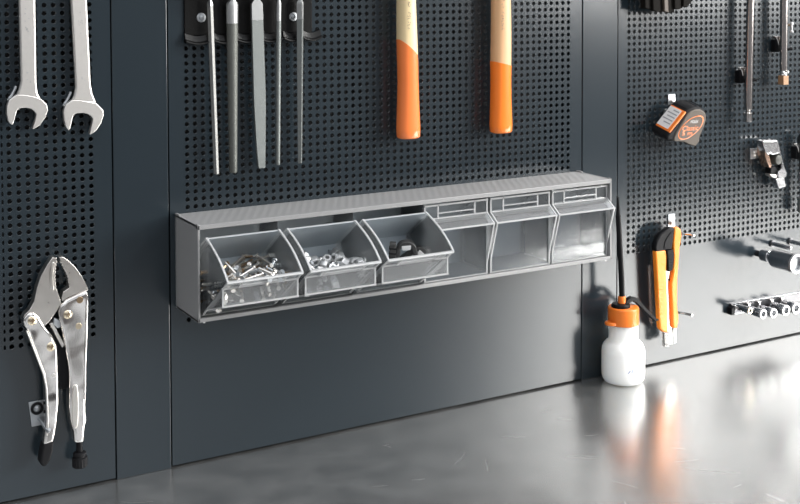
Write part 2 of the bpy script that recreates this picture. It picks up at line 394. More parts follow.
# ------------------------------------------------------------------ locking pliers
def pliers():
    t = thing('locking_pliers', 'chrome locking pliers with toothed curved jaws hanging on the left panel', 'pliers', V(*(lambda q: (q[0], 12, q[1]))(at(60, 465, 12))))
    D = 20.0
    def A(pts, d=D): return [at(x, y, d) for x, y in pts]
    # fixed jaw with its teeth
    teeth = []
    for i in range(9):
        f = i/8; x = 56.6-1.4*math.sin(f*PI)-0.4*f; y = 260+f*28
        teeth += [(x-.3, y), (x+1.0, y+1.6)]
    fixed = [(52.5, 257.6), (57.2, 258.0)] + teeth + [(57.8, 292), (60.5, 300), (61.3, 303.5), (57, 311), (52.5, 317.5), (49, 322), (44, 327), (36, 330), (28, 330), (24, 326), (22.7, 320), (24.5, 315), (29.5, 310), (34.2, 301), (37, 288), (41, 276), (47.3, 265)]
    bm = B(); prism(bm, A(fixed), 8, D); obj('fixed_jaw', bm, m_nickel, t, bevel=.45, seg=2)
    cheek = [(52, 262), (55.3, 262), (53.6, 272), (53.4, 282), (54.8, 291), (51, 291), (49.8, 280), (50, 270)]
    bm = B(); prism(bm, A(smoothpoly(cheek), D+1.5), D-1, D+1.2); obj('jaw_cheek', bm, m_nickel, t, bevel=.8)
    teeth = []
    for i in range(10):
        f = i/9; x = 60.6+8.6*math.sin(min(1, f*1.05)*PI/2)+0.2*f; y = 261+f*26
        teeth += [(x+.5, y), (x-0.9, y+1.5)]
    mov = [(59.2, 257.6), (62.5, 256.7)] + [(68, 260), (75.5, 267), (81.8, 276), (86.6, 285), (88.2, 290), (76, 294), (66.5, 298), (62.5, 301.5), (61.6, 298), (63.2, 292)] + teeth[::-1]
    bm = B(); prism(bm, A(mov), 8, D); obj('moving_jaw', bm, m_nickel, t, bevel=.45, seg=2)
    # upper handle: wide plate tapering into a round barrel
    han = [(88.4, 290), (88.7, 294), (87.9, 315), (87.5, 335), (86.6, 360), (86.3, 385), (86.4, 408), (87, 421), (85.3, 428), (84.3, 443.6), (74.6, 443.6), (73.6, 432), (71, 423), (69.2, 407), (69.8, 384), (69.0, 368), (66.5, 352), (63.0, 334), (60.2, 322), (58.6, 313), (61, 306), (66.5, 300), (76, 295.5)]
    bm = B(); prism(bm, A(han, D+4), 6, D+4); obj('handle', bm, m_chrome, t, bevel=4.2, seg=4)
    gro = [(73, 386), (76, 384), (78.5, 388), (79, 410), (78, 426), (75, 430), (72.5, 424), (71.6, 408)]
    bm = B(); prism(bm, A(smoothpoly(gro), D+5), D, D+5.2); obj('barrel_groove', bm, m_nickel, t, bevel=1.0)
    edge = [(86.0, 294), (88.2, 294), (87.2, 335), (86, 365), (85.7, 400), (83.6, 400), (84.0, 362), (85.0, 330)]
    bm = B(); prism(bm, A(edge, D+4), D, D+5.0); obj('handle_rib', bm, m_chrome, t, bevel=.9, seg=3)
    # lever
    lev = [(22.8, 320.5), (25, 327), (27.5, 330.5), (35.8, 352.5), (44.2, 374.7), (45.6, 389), (45.9, 407), (46.2, 421), (45, 435), (43.6, 446), (53.9, 442.5), (57.5, 424.6), (59.3, 403), (58.7, 380), (58.0, 360), (57.6, 347), (52.5, 335.8), (44, 325), (39, 317), (34, 312.8), (28, 313)]
    bm = B(); prism(bm, A(lev, D+3), 8, D+3); obj('lever', bm, m_chrome, t, bevel=3.0, seg=4)
    seam = [(26, 331), (27.6, 331), (44.8, 374.7), (47.6, 388), (49.0, 420), (47.8, 436), (46.8, 436), (47.2, 420), (45.6, 388), (43, 375)]
    bm = B(); prism(bm, A(seam, D+3.6), D, D+3.8); obj('lever_flange', bm, m_satin, t, bevel=.6)
    tip = [(43.6, 444.5), (53.9, 441.5), (53.2, 451), (50.6, 460.2), (46.5, 466.4), (42.2, 467), (40.2, 463), (41.2, 454)]
    bm = B(); prism(bm, A(tip, D+3), 8, D+3.4); obj('lever_tip', bm, m_blkr, t, bevel=2.4, seg=3)
    rel = [(48.5, 327), (53, 327), (62, 342), (67.2, 354), (69.5, 372), (69.6, 388), (60.4, 390), (58.4, 378), (58, 352), (53, 338)]
    bm = B(); prism(bm, A(rel, 14), 7, 14); obj('release_gap', bm, m_blk, t, bevel=1)  # black prism stands for the shaded gap around the release lever
    spr = [(49.5, 323.5), (53, 322.5), (64.8, 345), (62.4, 348)]
    bm = B(); prism(bm, A(spr, 18), 12, 18); obj('link_bar', bm, m_satin, t, bevel=.8)
    clip = [(54, 318), (60.5, 321), (61.5, 327), (57.5, 328.5), (53.5, 324)]
    bm = B(); prism(bm, A(clip, 20), 12, 20); obj('spring_clip', bm, m_zinc, t, bevel=.8)
    for (x, y, r, d, m, cross) in ((32.3, 320.6, 5.0, D+3, m_brass, 1), (51.3, 346.6, 5.0, D+3, m_brass, 1), (67.9, 314.4, 4.8, D+4, m_brass, 1)):
        X, Z = at(x, y, d)
        bm = B(); lathe(bm, V(X, d-1, Z), OUT, [(r*1.05, 0), (r*1.05, 1.1), (r*.9, 2.0), (r*.45, 2.7), (.2, 2.9)], 20)
        s_ = obj('pivot_screw', bm, m, t)
        bm = B()
        box(bm, X-r*.55, X+r*.55, d+1.4, d+2.05, Z-r*.14, Z+r*.14); box(bm, X-r*.14, X+r*.14, d+1.4, d+2.06, Z-r*.55, Z+r*.55)
        obj('cross_recess', bm, m_copper, s_, smooth=False)
    for (x, y, r, d, m) in ((79.8, 300, 3.8, D+4, m_copper), (78.8, 326, 3.6, D+4, m_brass), (53.6, 375.5, 2.2, D+3, m_satin)):
        X, Z = at(x, y, d)
        bm = B(); disc(bm, X, Z, d-1, d+.5, r, 18); obj('rivet', bm, m, t, bevel=.3)
    # adjusting screw below the barrel
    Xa, Za = at(79.3, 443, 16); Xb, Zb = at(80, 466.5, 16)
    dn = (V(Xb, 16, Zb)-V(Xa, 16, Za)).normalized(); L = (V(Xb, 16, Zb)-V(Xa, 16, Za)).length*1000
    bm = B(); lathe(bm, V(Xa, 16, Za), dn, [(3.6, -4), (3.6, L*.5)], 14); obj('adjusting_rod', bm, m_blk, t)
    bm = B(); R = 8.6
    prof = [(5.5, L*.36), (7.2, L*.40), (7.4, L*.50), (6.2, L*.53), (6.6, L*.57), (R, L*.60), (R, L*.96), (R-1.4, L)]
    rings = []
    for (r, tt) in prof:
        base = ring_pts(V(Xa, 16, Za)+dn*(tt/1000), dn, 1, 32)
        c = V(Xa, 16, Za)+dn*(tt/1000)
        rings.append([c+(p-c)*((r-(0.5 if (i % 2 and r > 8) else 0))/1000) for i, p in enumerate(base)])
    loft(bm, rings); obj('adjusting_knob', bm, m_blkr, t, auto=25)
    return t
pliers()
# the plate hook that carries the lever
X, Z = at(37, 408.5, 2)
t = thing('peg_hook', 'square zinc hook plate with black washer behind the locking pliers lever', 'hook', V(X, 0, Z-20))
P = ats([(28.6, 402.5), (43.0, 399.8), (44.8, 424.5), (31.8, 427)], 2)
bm = B(); prism(bm, P, 0, 2); obj('plate', bm, m_zinc, t, bevel=.5)
X, Z = at(37.2, 408.6, 3); bm = B(); ring_lathe(bm, V(X, 2, Z), OUT, [(7.2, 0), (7.0, 1.6), (4.2, 1.6), (4.0, 0)], 22); obj('washer', bm, m_blkr, t)
dome_screw(t, X, Z, 2.6, 3.3)
Xa, Za = at(39.0, 419, 3); Xb, Zb = at(48.6, 430.0, 26)
bm = B(); tube(bm, [V(Xa, 1, Za), V(Xa+1, 6, Za-1), V((Xa+Xb)/2, 16, (Za+Zb)/2-1), V(Xb, 25, Zb-2), V(Xb+.5, 27, Zb+1)], 2.0, 8); obj('prong', bm, m_zinc, t)

# ------------------------------------------------------------------ files in their holder
X, Z = at(250, 20, 4)
t = thing('file_holder', 'black leather-like file holder with two dome screws, along the top of the centre panel', 'tool holder', V(X, 0, at(250, 40, 2)[1]))
xl = at(184.5, 30, 2)[0]; xr = at(312, 30, 2)[0]
zb = at(250, 34, 2)[1]; zt = at(250, 0, 2)[1]+60
bm = B(); box(bm, xl, xr, 0.2, 2.6, zb, zt); obj('back_plate', bm, m_blkg, t, bevel=.8)
edges = [at(x, 38, 4)[0] for x in (184.0, 212, 235, 258, 282, 301, 321)]
for a, b in zip(edges[:-1], edges[1:]):
    bm = B(); rings = []
    for k in range(11):
        f = k/10; sag = 4*math.sin(f*PI)
        zc = at(250, 39.5, 5)[1]-sag*.9
        x = a+1+(b-a-2)*f
        rings.append([V(x, d, z) for d, z in ((2.2, zc+10), (4.2, zc+9.5), (6.8, zc+3), (10.0, zc+1.2), (10.4, zc), (9.5, zc-1.0), (5.8, zc-.2), (2.2, zc+1))])
    loft(bm, rings); obj('pocket_lip', bm, m_blkg, t)
for (x, y) in ((201.3, 17.5), (293.5, 16.6)):
    Xs, Zs = at(x, y, 3); bm = B(); lathe(bm, V(Xs, 2.2, Zs), OUT, [(5.8, 0), (5.8, .8), (5.2, 1.6), (3.4, 1.8), (3.0, 3.0), (1.5, 4.0), (.2, 4.2)], 20); obj('screw', bm, m_zinc, t)
zs = at(250, -6, 8)[1]
bm = B(); box(bm, xl, xr, 0.5, 20, zs, zs+6); obj('slotted_shelf', bm, m_blkg, t, bevel=1)

def a_file(label, top, bot, kind, ysm, m=m_file, mid=None):
    """top/bot: (x_left, x_right, y) in the photograph; kind: flat, half_round, round, square, triangular"""
    d = 12.0
    (x0, x1, yt), (b0, b1, yb) = top, bot
    T0, T1 = at(x0, yt, d), at(x1, yt, d); S0, S1 = at(b0, yb, d), at(b1, yb, d)
    zt, zb_ = (T0[1]+T1[1])/2, (S0[1]+S1[1])/2
    t = thing('file', label, 'file', V((S0[0]+S1[0])/2, d, zb_), 'files in the black holder')
    zsm = at((x0+x1)/2, ysm, d)[1]
    def sec(z):
        f = (z-zb_)/(zt-zb_)
        if mid:
            zm = at(mid[0], mid[2], d)[1]; M0, M1 = at(mid[0], mid[2], d), at(mid[1], mid[2], d)
            if z < zm:
                g = (z-zb_)/(zm-zb_); g = g**.7
                return S0[0]+(M0[0]-S0[0])*g, S1[0]+(M1[0]-S1[0])*g
            g = (z-zm)/(zt-zm); return M0[0]+(T0[0]-M0[0])*g, M1[0]+(T1[0]-M1[0])*g
        return S0[0]+(T0[0]-S0[0])*f, S1[0]+(T1[0]-S1[0])*f
    def ring(z, k=1.0):
        a, b = sec(z); c = (a+b)/2; w = (b-a)/2*k
        if kind == 'flat': q = [(-1, -2.2), (1, -2.2), (1, 2.2), (-1, 2.2)]; return [V(c+x*w, d+y, z) for x, y in q]
        if kind == 'half': q = [(-1, -3.0), (1, -3.0), (.97, -1.5), (.72, 1.2), (.38, 2.6), (0, 3.0), (-.38, 2.6), (-.72, 1.2), (-.97, -1.5)]; return [V(c+x*w, d+y*k, z) for x, y in q]
        if kind == 'round': return [V(c+w*.93*math.cos(2*PI*i/14), d+w*.93*math.sin(2*PI*i/14), z) for i in range(14)]
        if kind == 'square': q = [(-.1, -1), (1, -.15), (.1, 1), (-1, .15)]; return [V(c+x*w*.98, d+y*w*.95, z) for x, y in q]
        if kind == 'tri': q = [(-1, -.9), (1, -.9), (1, .25), (-.3, .75)]; return [V(c+x*w, d+y*w, z) for x, y in q]
    bm = B(); loft(bm, [ring(zb_, .9), ring(zb_+1.5)]+[ring(zb_+(zsm-zb_)*k/8) for k in range(1, 9)]); obj('blade', bm, m, t, smooth=(kind in ('round', 'half')), bevel=.25)
    bm = B(); loft(bm, [ring(zsm), ring(zt-1), ring(zt+1.5, .9), ring(zt+5, .5), ring(zt+36, .42)]); obj('tang', bm, m_filet, t, smooth=(kind in ('round', 'half')), bevel=.25)
    return t
a_file('slim bright needle-like file, first at the left end of the black holder', (207.8, 212.8, 4), (214.6, 218.9, 174.2), 'tri', 6, m_fileb)
a_file('broad dark grey half-round file, second from the left in the holder', (226.8, 238.8, 4), (230.0, 237.8, 172.8), 'half', 23.5, m_filed)
a_file('broad flat pale grey file with tapered end, middle of the five', (251.0, 262.0, 4), (258.2, 264.6, 168), 'flat', 20, m_file, mid=(253.4, 265.2, 100))
a_file('thin round grey file between the flat file and the square one', (276.0, 281.2, 3), (275.8, 280.0, 165), 'round', 21, m_file)
a_file('square section grey file at the right end of the black holder', (296.2, 304.0, 3), (297.7, 302.3, 163.4), 'square', 19, m_file)

# ------------------------------------------------------------------ hammers
def hammer(label, edges, bnd, mw, mg, marks):
    """edges: [(xl, xr, y)] silhouettes from the bottom up"""
    d = 19.0; b = 12.0
    rows = []
    for xl, xr, y in edges:
        A0, A1 = at(xl, y, d), at(xr, y, d)
        c = (A0[0]+A1[0])/2; w = (A1[0]-A0[0])/2
        ph = math.atan2(c/1000-CAM.x, -CAM.y-d/1000)
        a = math.sqrt(max(16, (w*math.cos(ph))**2-(b*math.sin(ph))**2))/math.cos(ph)
        rows.append((c, a, (A0[1]+A1[1])/2))
    rows.sort(key=lambda r: r[2])
    def sec(z):
        if z <= rows[0][2]: return rows[0][0], rows[0][1]
        for p, q in zip(rows[:-1], rows[1:]):
            if z <= q[2]:
                f = (z-p[2])/(q[2]-p[2]); return p[0]+(q[0]-p[0])*f, p[1]+(q[1]-p[1])*f
        return rows[-1][0], rows[-1][1]
    z0 = rows[0][2]; ztop = 705
    t = thing('hammer', label, 'hammer', V(rows[0][0], d, z0), 'hammers on the centre panel')
    L0, L1 = at(*bnd[0], d+6), at(*bnd[1], d+6)
    sl = (L1[1]-L0[1])/(L1[0]-L0[0]); zc = (L0[1]+L1[1])/2; xc = (L0[0]+L1[0])/2
    def ring(z, k=1.0, g=0, shear=False, n=28):
        c, a = sec(z); out = []
        for i in range(n):
            x = (a*k+g)*math.cos(2*PI*i/n); y = (b*k+g)*math.sin(2*PI*i/n)
            # slightly squared oval
            x = math.copysign((a*k+g)*abs(math.cos(2*PI*i/n))**.85, x); y = math.copysign((b*k+g)*abs(math.sin(2*PI*i/n))**.85, y)
            zz = z + (sl*(c+x-xc) if shear else 0)
            out.append(V(c+x, d+y, zz))
        return out
    bm = B()
    loft(bm, [ring(z0, .80, .3), ring(z0+.8, .92, .3), ring(z0+2.5, .99, .3)]+[ring(z0+2.5+(zc-z0-24)*k/9, 1, .3) for k in range(1, 10)]+[ring(zc, 1, .3, True), ring(zc+.1, 1, -.3, True)])
    obj('grip', bm, mg, t, auto=50)
    bm = B(); zz0 = zc-12
    loft(bm, [ring(zz0+(ztop-zz0)*k/14) for k in range(15)]); obj('handle', bm, mw, t, auto=60)
    cT = sec(ztop)[0]
    bm = B(); lathe(bm, V(cT-52, d, ztop-8), Vector((1, 0, 0)), [(13, 0), (15, 2), (15, 16), (11, 22), (13, 34)], 20)
    box(bm, cT-20, cT+20, d-15, d+15, ztop-22, ztop+6)
    xprism(bm, [(d-13, ztop-20), (d+13, ztop-20), (d+13, ztop+4), (d-13, ztop+4)], cT+18, cT+26)
    prism(bm, [(cT+22, ztop-20), (cT+55, ztop-4), (cT+55, ztop), (cT+22, ztop+4)], d-13, d+13)
    obj('head', bm, m_black_ox, t, bevel=1)
    bm = B()
    for (x, y, w, h, an) in marks:
        c = at(x, y, d+b); dd = d+b-.6
        cc, a = sec(c[1]); fx = min(.95, abs(c[0]-cc)/a)**(1/.85); dd = d+b*math.sqrt(1-fx*fx)**.85
        ca, sa = math.cos(an), math.sin(an)
        q = [(c[0]+ca*u-sa*v, c[1]+sa*u+ca*v) for u, v in ((-w/2, -h/2), (w/2, -h/2), (w/2, h/2), (-w/2, h/2))]
        prism(bm, q, dd-1.6, dd+.35)
    obj('printed_mark', bm, m_print, t, smooth=False)
    return t
def letters(x, y0, y1, n, dx=0.0):
    out = []
    for k in range(n):
        y = y0+(y1-y0)*k/(n-1); xx = x+dx*k/(n-1)
        for j in range(3): out.append((xx+random.uniform(-1.1, 1.1), y+random.uniform(-.9, .9), random.uniform(.6, 2.2), .45, random.uniform(-1.3, 1.3)))
    return out
random.seed(11)
hammer('hammer with pale wood handle and long diagonal orange grip, left of the two hammers',
       [(397.2, 419.4, 138.2), (396.6, 420.0, 134), (397.4, 418.6, 105), (397.9, 417.8, 80), (397.4, 417.6, 60), (396.7, 417.0, 40), (396.6, 415.8, 10), (396.8, 415.4, 0)],
       [(396.8, 36.4), (417.6, 55.8)], m_wood1, m_orgl, letters(409.5, 2, 6, 3)+letters(409.2, 13, 28, 6))
hammer('hammer with rosy wood handle and short nearly level orange grip edge, right of the two',
       [(490.4, 511.4, 132.6), (489.9, 511.9, 128), (490.6, 510.8, 100), (490.9, 510.6, 80), (490.5, 510.9, 62), (491.0, 511.0, 35), (491.2, 510.6, 10), (491.1, 510.3, 0)],
       [(490.5, 60.6), (510.9, 65.8)], m_wood2, m_orgd, letters(503.3, 0, 7, 3)+letters(503.3, 13, 29, 7))

# ------------------------------------------------------------------ tilt-bin cabinet
BZ = 193.25; BH = 112.0; BD = 76.5
t = thing('tilt_bin_cabinet', 'long grey cabinet of six clear tilt-out bins, three of them open', 'bin cabinet', V(300, 0, BZ))
CAB = t
bm = B(); box(bm, 0, 600, 0.2, BD-6, BZ+BH-3.4, BZ+BH-.6); obj('top_panel', bm, m_grey_rib, t, bevel=.4)
bm = B(); box(bm, 0, 600, BD-6, BD, BZ+BH-6.0, BZ+BH-.4); obj('top_rail', bm, m_grey, t, bevel=.6)
bm = B(); box(bm, 0, 600, 0.2, BD-3, BZ, BZ+2.6); obj('bottom_panel', bm, m_grey, t, bevel=.4)
bm = B(); box(bm, 0, 600, BD-4, BD, BZ, BZ+4.8); obj('bottom_rail', bm, m_grey, t, bevel=.6)
bm = B(); box(bm, 0, 600, 0.2, 2.4, BZ, BZ+BH-3); obj('back_panel', bm, m_grey_lit, t)
for a, b in ((0, 2.6), (597.4, 600)):
    bm = B(); prof = [(0.2, BZ), (BD, BZ), (BD, BZ+BH), (BD-5, BZ+BH+.9), (BD-6, BZ+BH-.2), (14, BZ+BH-.2), (12, BZ+BH+1.2), (5, BZ+BH+1.2), (0.2, BZ+BH+.8)]
    xprism(bm, prof, a, b); obj('side_panel', bm, m_grey, t, bevel=.5)
bm = B(); disc(bm, 0, BZ+BH-14, 0, 0.1, .1, 8); bm.free()
for k in range(1, 6):
    bm = B(); xprism(bm, [(2, BZ+2.6), (BD-5, BZ+2.6), (BD-5, BZ+BH-4), (2, BZ+BH-4)], 100*k-.9, 100*k+.9); obj('divider', bm, m_clear, t)
for x in (8, 592):
    bm = B(); lathe(bm, V(x, BD*.62, BZ+.5), Vector((0, 0, -1)), [(3.4, 0), (3.4, 3.4), (2.6, 4.2)], 14); obj('foot', bm, m_blkr, t)
for x in (8, 592):
    bm = B(); lathe(bm, V(x, BD-3.5, BZ+.5), Vector((0, 0, -1)), [(1.6, 0), (1.4, 2.2)], 10); obj('hinge_pin', bm, m_ringw, t)

FH, DP, HB = 98.0, 66.5, 66.5
def bin_unit(x0, x1, tilt, hd, hz):
    th = math.radians(tilt); cs, sn = math.cos(th), math.sin(th)
    def Q(u, v):      # u inward from the front face, v up along it -> (d, Z)
        return (hd + sn*v - cs*u, hz + cs*v + sn*u)
    def plate(bm, poly, a, b): xprism(bm, [Q(u, v) for u, v in poly], a, b)
    w = 1.6
    bm = B()
    plate(bm, [(0, 0), (0, FH), (w, FH), (w, w)], x0+w, x1-w)
    arc = [(DP*(1-f)+math.sin(PI*f)*-1.5, HB+(FH-HB)*f+math.sin(PI*f)*5.5) for f in [k/8 for k in range(9)]]
    for a, b in ((x0, x0+w), (x1-w, x1)): plate(bm, [(0, 0), (DP, 0)]+arc, a, b)
    bn = obj('bin', bm, m_clear, CAB, smooth=False)
    bq = B(); plate(bq, [(0, 0), (DP, 0), (DP, w), (w, w)], x0+w, x1-w)
    plate(bq, [(DP, 0), (DP, HB), (DP-w, HB), (DP-w, w)], x0+w, x1-w); obj('rear_wall', bq, m_clear3, bn, smooth=False)
    # clear edges made milky white for the light they catch
    bm = B(); e = 0.8
    def bar(p, q, xa, xb):
        P0, P1 = Vector(Q(*p)), Vector(Q(*q)); n = (P1-P0).normalized(); n = Vector((-n.y, n.x))*e
        xprism(bm, [tuple(P0-n), tuple(P1-n), tuple(P1+n), tuple(P0+n)], xa, xb)
    for a, b in ((x0-.2, x0+w+.2), (x1-w-.2, x1+.2)):
        for p, q in [((0, 1), (0, FH)), ((DP, HB), (DP, 0)), ((DP, 0), (0, 0))]+list(zip(arc[:-1], arc[1:])): bar(p, q, a, b)
    for p in ((.6, FH-.6), (DP-.6, HB-.6), (.6, .6), (DP-.6, .6)):
        c = Q(*p); xprism(bm, [(c[0]-e, c[1]-e), (c[0]+e, c[1]-e), (c[0]+e, c[1]+e), (c[0]-e, c[1]+e)], x0, x1)
    r_ = obj('rim', bm, m_rim, bn, smooth=False)
    # grip lip: a flap sloping out from the front, with end webs
    lv, ll = 80.0, 20.0; ldir = (-math.sin(math.radians(55)), -math.cos(math.radians(55)))
    A_ = (0, lv); C_ = (ldir[0]*ll, lv+ldir[1]*ll); nrm = (-ldir[1]*1.7, ldir[0]*1.7)
    bm = B()
    plate(bm, [A_, C_, (C_[0]+nrm[0], C_[1]+nrm[1]), (A_[0]+nrm[0], A_[1]+nrm[1])], x0-.5, x1+.5)
    for a, b in ((x0-.5, x0+.9), (x1-.9, x1+.5)): plate(bm, [A_, C_, (0, lv-64)], a, b)
    lp = obj('grip_lip', bm, m_clear2, bn, smooth=False)
    bm = B()
    c = Q(*C_); xprism(bm, [(c[0]-1, c[1]-1), (c[0]+1, c[1]-1), (c[0]+1, c[1]+1), (c[0]-1, c[1]+1)], x0-.8, x1+.8)
    c = Q(*A_); xprism(bm, [(c[0]-1, c[1]-1), (c[0]+1, c[1]-1), (c[0]+1, c[1]+1), (c[0]-1, c[1]+1)], x0-.8, x1+.8)
    for xx in (x0-.5, x1-1.2): bar(A_, C_, xx, xx+1.7); bar(C_, (0, lv-64), xx, xx+1.7)
    obj('rim', bm, m_rim, lp, smooth=False)
    # label holder ribs on the strip above the lip
    bm = B()
    for f0 in (.20, .78):
        xx = x0+(x1-x0)*f0
        plate(bm, [(-1.6, lv), (0, lv), (0, FH), (-1.6, FH)], xx, xx+1.6)
    plate(bm, [(-1.6, FH-2), (0, FH-2), (0, FH), (-1.6, FH)], x0, x1)
    plate(bm, [(-1.6, lv+6), (0, lv+6), (0, lv+7.2), (-1.6, lv+7.2)], x0+(x1-x0)*.22, x0+(x1-x0)*.78)
    obj('label_holder', bm, m_rim, bn, smooth=False)
    return bn
for k in range(3): bin_unit(100*k+7.0, 100*k+97.8, 55, 68.0, 198.6)
for k in range(3, 6): bin_unit(100*k+2.2, 100*k+(96 if k == 5 else 97.8), 0, 71.0, 198.4)

# ---- loose hardware in the three open bins
def screw_bm(L, r, n=7):
    bm = B(); lathe(bm, Vector((0, 0, 0)), Vector((1, 0, 0)), [(r*1.9, -L/2), (r*1.9, -L/2+1.6), (r, -L/2+1.8), (r, L/2-2), (r*.2, L/2)], n); return bm
def free_mesh(name, bm, m):
    bmesh.ops.recalc_face_normals(bm, faces=bm.faces[:])
    me = bpy.data.meshes.new(name); bm.to_mesh(me); bm.free(); me.materials.append(m)
    me.polygons.foreach_set('use_smooth', [True]*len(me.polygons))
    try: me.set_sharp_from_angle(angle=math.radians(40))
    except Exception: pass
    return me
me_s1 = free_mesh('screw', screw_bm(24, 1.45), m_nickel); me_s2 = free_mesh('screw', screw_bm(24, 1.5), m_copper); me_s3 = free_mesh('screw', screw_bm(18, 1.7), m_zinc)
bm = B(); ring_lathe(bm, Vector((0, 0, 0)), Vector((1, 0, 0)), [(5.2, -4), (5.6, -3.4), (5.6, 3.4), (5.2, 4), (3.0, 4), (2.8, 0), (3.0, -4)], 6)
me_n = free_mesh('nut', bm, m_ringw)
bm = B(); ring_lathe(bm, Vector((0, 0, 0)), Vector((1, 0, 0)), [(5.0, -1), (5.0, 1), (2.7, 1), (2.7, -1)], 14)
me_w = free_mesh('washer', bm, m_zinc)
def v_bed(h, inset):     # depth range free at height h above the hinge line of an opened bin
    return 68-h*66.5*.574/(66.5*.819)*0+(-h*.70)+inset, 68+h*1.42-inset
random.seed(21)
placed = []
def scatter(x0, x1, n, hmax, need, make):
    k = 0; tries = 0; here = []
    while k < n and tries < 20000:
        tries += 1
        h = 5+(hmax-5)*math.sqrt(random.random())
        lo, hi = v_bed(h, 5)
        if hi <= lo: continue
        d = random.uniform(lo, hi); x = random.uniform(x0, x1)
        p = Vector((x, d, h))
        if any((p-q).length < need for q in here): continue
        here.append(p); make(x, d, 198.6+h); k += 1
def mk_screw(x, d, z):
    me = random.choice((me_s1, me_s1, me_s3, me_s2, me_s1))
    brown = me is me_s2
    o = bpy.data.objects.new('screw', me); COL.objects.link(o); o.location = V(x, d, z)
    o.rotation_euler = (random.uniform(-.5, .5), random.uniform(-.75, .75), random.uniform(0, 2*PI))
    tag(o, 'bronze-coloured screw lying among silver ones in the leftmost open bin' if brown else 'silver steel screw lying in the pile in the leftmost open bin', 'screw',
        'bronze screws in the leftmost open bin' if brown else 'silver screws in the leftmost open bin')
scatter(14, 91, 170, 54, 4.3, mk_screw)
scatter(11, 26, 26, 40, 4.0, mk_screw)
def mk_nut(x, d, z):
    ws = random.random() < .25
    o = bpy.data.objects.new('washer' if ws else 'nut', me_w if ws else me_n); COL.objects.link(o); o.location = V(x, d, z)
    o.rotation_euler = (random.uniform(-1, 1), random.uniform(-1, 1), random.uniform(0, 2*PI))
    if ws: tag(o, 'small flat zinc washer among the nuts in the second open bin', 'washer', 'washers in the second open bin')
    else: tag(o, 'bright hexagonal nut in the heap in the second open bin', 'nut', 'nuts in the second open bin')
scatter(115, 191, 90, 50, 7.6, mk_nut)
# black clips in the third bin
def clip(label, X, d, Z, rot, kind):
    t = thing('cable_clip', label, 'clip', V(X, d, Z), None)
    bm = B()
    if kind == 'block':
        prism(bm, [(-4, 0), (4, 0), (4, 26), (-4, 26)], -6, 6)
    else:
        n = 10; o_ = [(math.cos(PI*i/n)*13, 12+math.sin(PI*i/n)*13) for i in range(n+1)]; i_ = [(math.cos(PI*i/n)*7.5, 12+math.sin(PI*i/n)*7.5) for i in range(n+1)]
        prism(bm, [(17, -6)]+o_+[(-17, -6), (-10, -6)]+i_[::-1]+[(10, -6)], -5, 5)
    for v in bm.verts: v.co = t.location + Matrix.Rotation(rot[2], 3, 'Z') @ Matrix.Rotation(rot[1], 3, 'Y') @ Matrix.Rotation(rot[0], 3, 'X') @ v.co
    obj('body', bm, m_clipd, t, bevel=1.0)
    bm = B()
    if kind == 'block':
        for zz in (6, 12, 18): prism(bm, [(-4.6, zz), (4.6, zz), (4.6, zz+2), (-4.6, zz+2)], -6.5, 6.5)
        nm, mm = 'ridge', m_blk
    else: prism(bm, [(-5, 14), (5, 14), (6, 20), (-6, 20)], -4.5, 5.6); nm, mm = 'insert', m_white
    for v in bm.verts: v.co = t.location + Matrix.Rotation(rot[2], 3, 'Z') @ Matrix.Rotation(rot[1], 3, 'Y') @ Matrix.Rotation(rot[0], 3, 'X') @ v.co
    obj(nm, bm, mm, t, bevel=.6)
clip('black ribbed upright block clip standing at the left in the third open bin', 248, 84, 233, (0, 0.06, -.5), 'block')
clip('black arched clip with pale insert lying in the third open bin', 270, 82, 235, (0.2, -0.05, -.45), 'arch')
clip('second black arched clip tipped to the right behind in the third open bin', 283, 72, 226, (0.1, .75, -.3), 'arch')

# ------------------------------------------------------------------ pump bottle on the worktop
BX, BDp = 658.5, 33.0
t = thing('pump_oil_bottle', 'milky white pump oil bottle with orange cap standing on the steel worktop', 'oil bottle', V(BX, BDp, 0))
UPZ = Vector((0, 0, 1))
bm = B(); lathe(bm, V(BX, BDp, 0), UPZ, [(20, .3), (23, .4), (27, 2.0), (29.6, 5.5), (30.8, 10.5), (31, 16), (31, 44), (30.3, 50), (28.2, 55), (25, 58.6), (22.2, 60.6), (21.2, 63), (21.0, 66), (21.0, 84), (18, 85)], 48)
obj('bottle_body', bm, m_white_pe, t, auto=60)
bm = B(); lathe(bm, V(BX, BDp, 0), UPZ, [(21.3, 84), (22.2, 84.6), (22.2, 107.0), (21.4, 108.6), (19.5, 109.2), (8, 109.2)], 44)
c = obj('cap', bm, m_org, t, auto=50)
bm = B(); q = []
ang = math.radians(180)
for k in range(13):
    a = ang-.42+.84*k/12; rr = 31 if 0 < k < 12 else 22
    rr = 22+9.5*math.sin(PI*k/12)**.6
    q.append((BX+rr*math.cos(a), rr*math.sin(a)))
aa = [bm.verts.new(V(x, BDp-y, 85.5)) for x, y in q]; bb = [bm.verts.new(V(x, BDp-y, 90)) for x, y in q]
bm.faces.new(aa); bm.faces.new(bb[::-1])
for i in range(len(q)): bm.faces.new((aa[i], aa[(i+1) % len(q)], bb[(i+1) % len(q)], bb[i]))
obj('cap_tab', bm, m_org, c, bevel=1.2)
bm = B(); lathe(bm, V(BX-5, BDp, 0), UPZ, [(13.5, 108.5), (13.5, 112.0), (12.0, 114.0), (8, 114.5)], 30); obj('collar_ring', bm, m_blk, t)
bm = B(); lathe(bm, V(BX-3, BDp, 0), UPZ, [(5.6, 110), (5.6, 123.5), (5.0, 124.5)], 20); obj('nozzle_sleeve', bm, m_org, t)
pp = [at(x, y, BDp) for x, y in ((622.0, 298), (621.5, 280), (620.6, 262), (619.9, 250), (618.9, 230), (618.1, 215))]
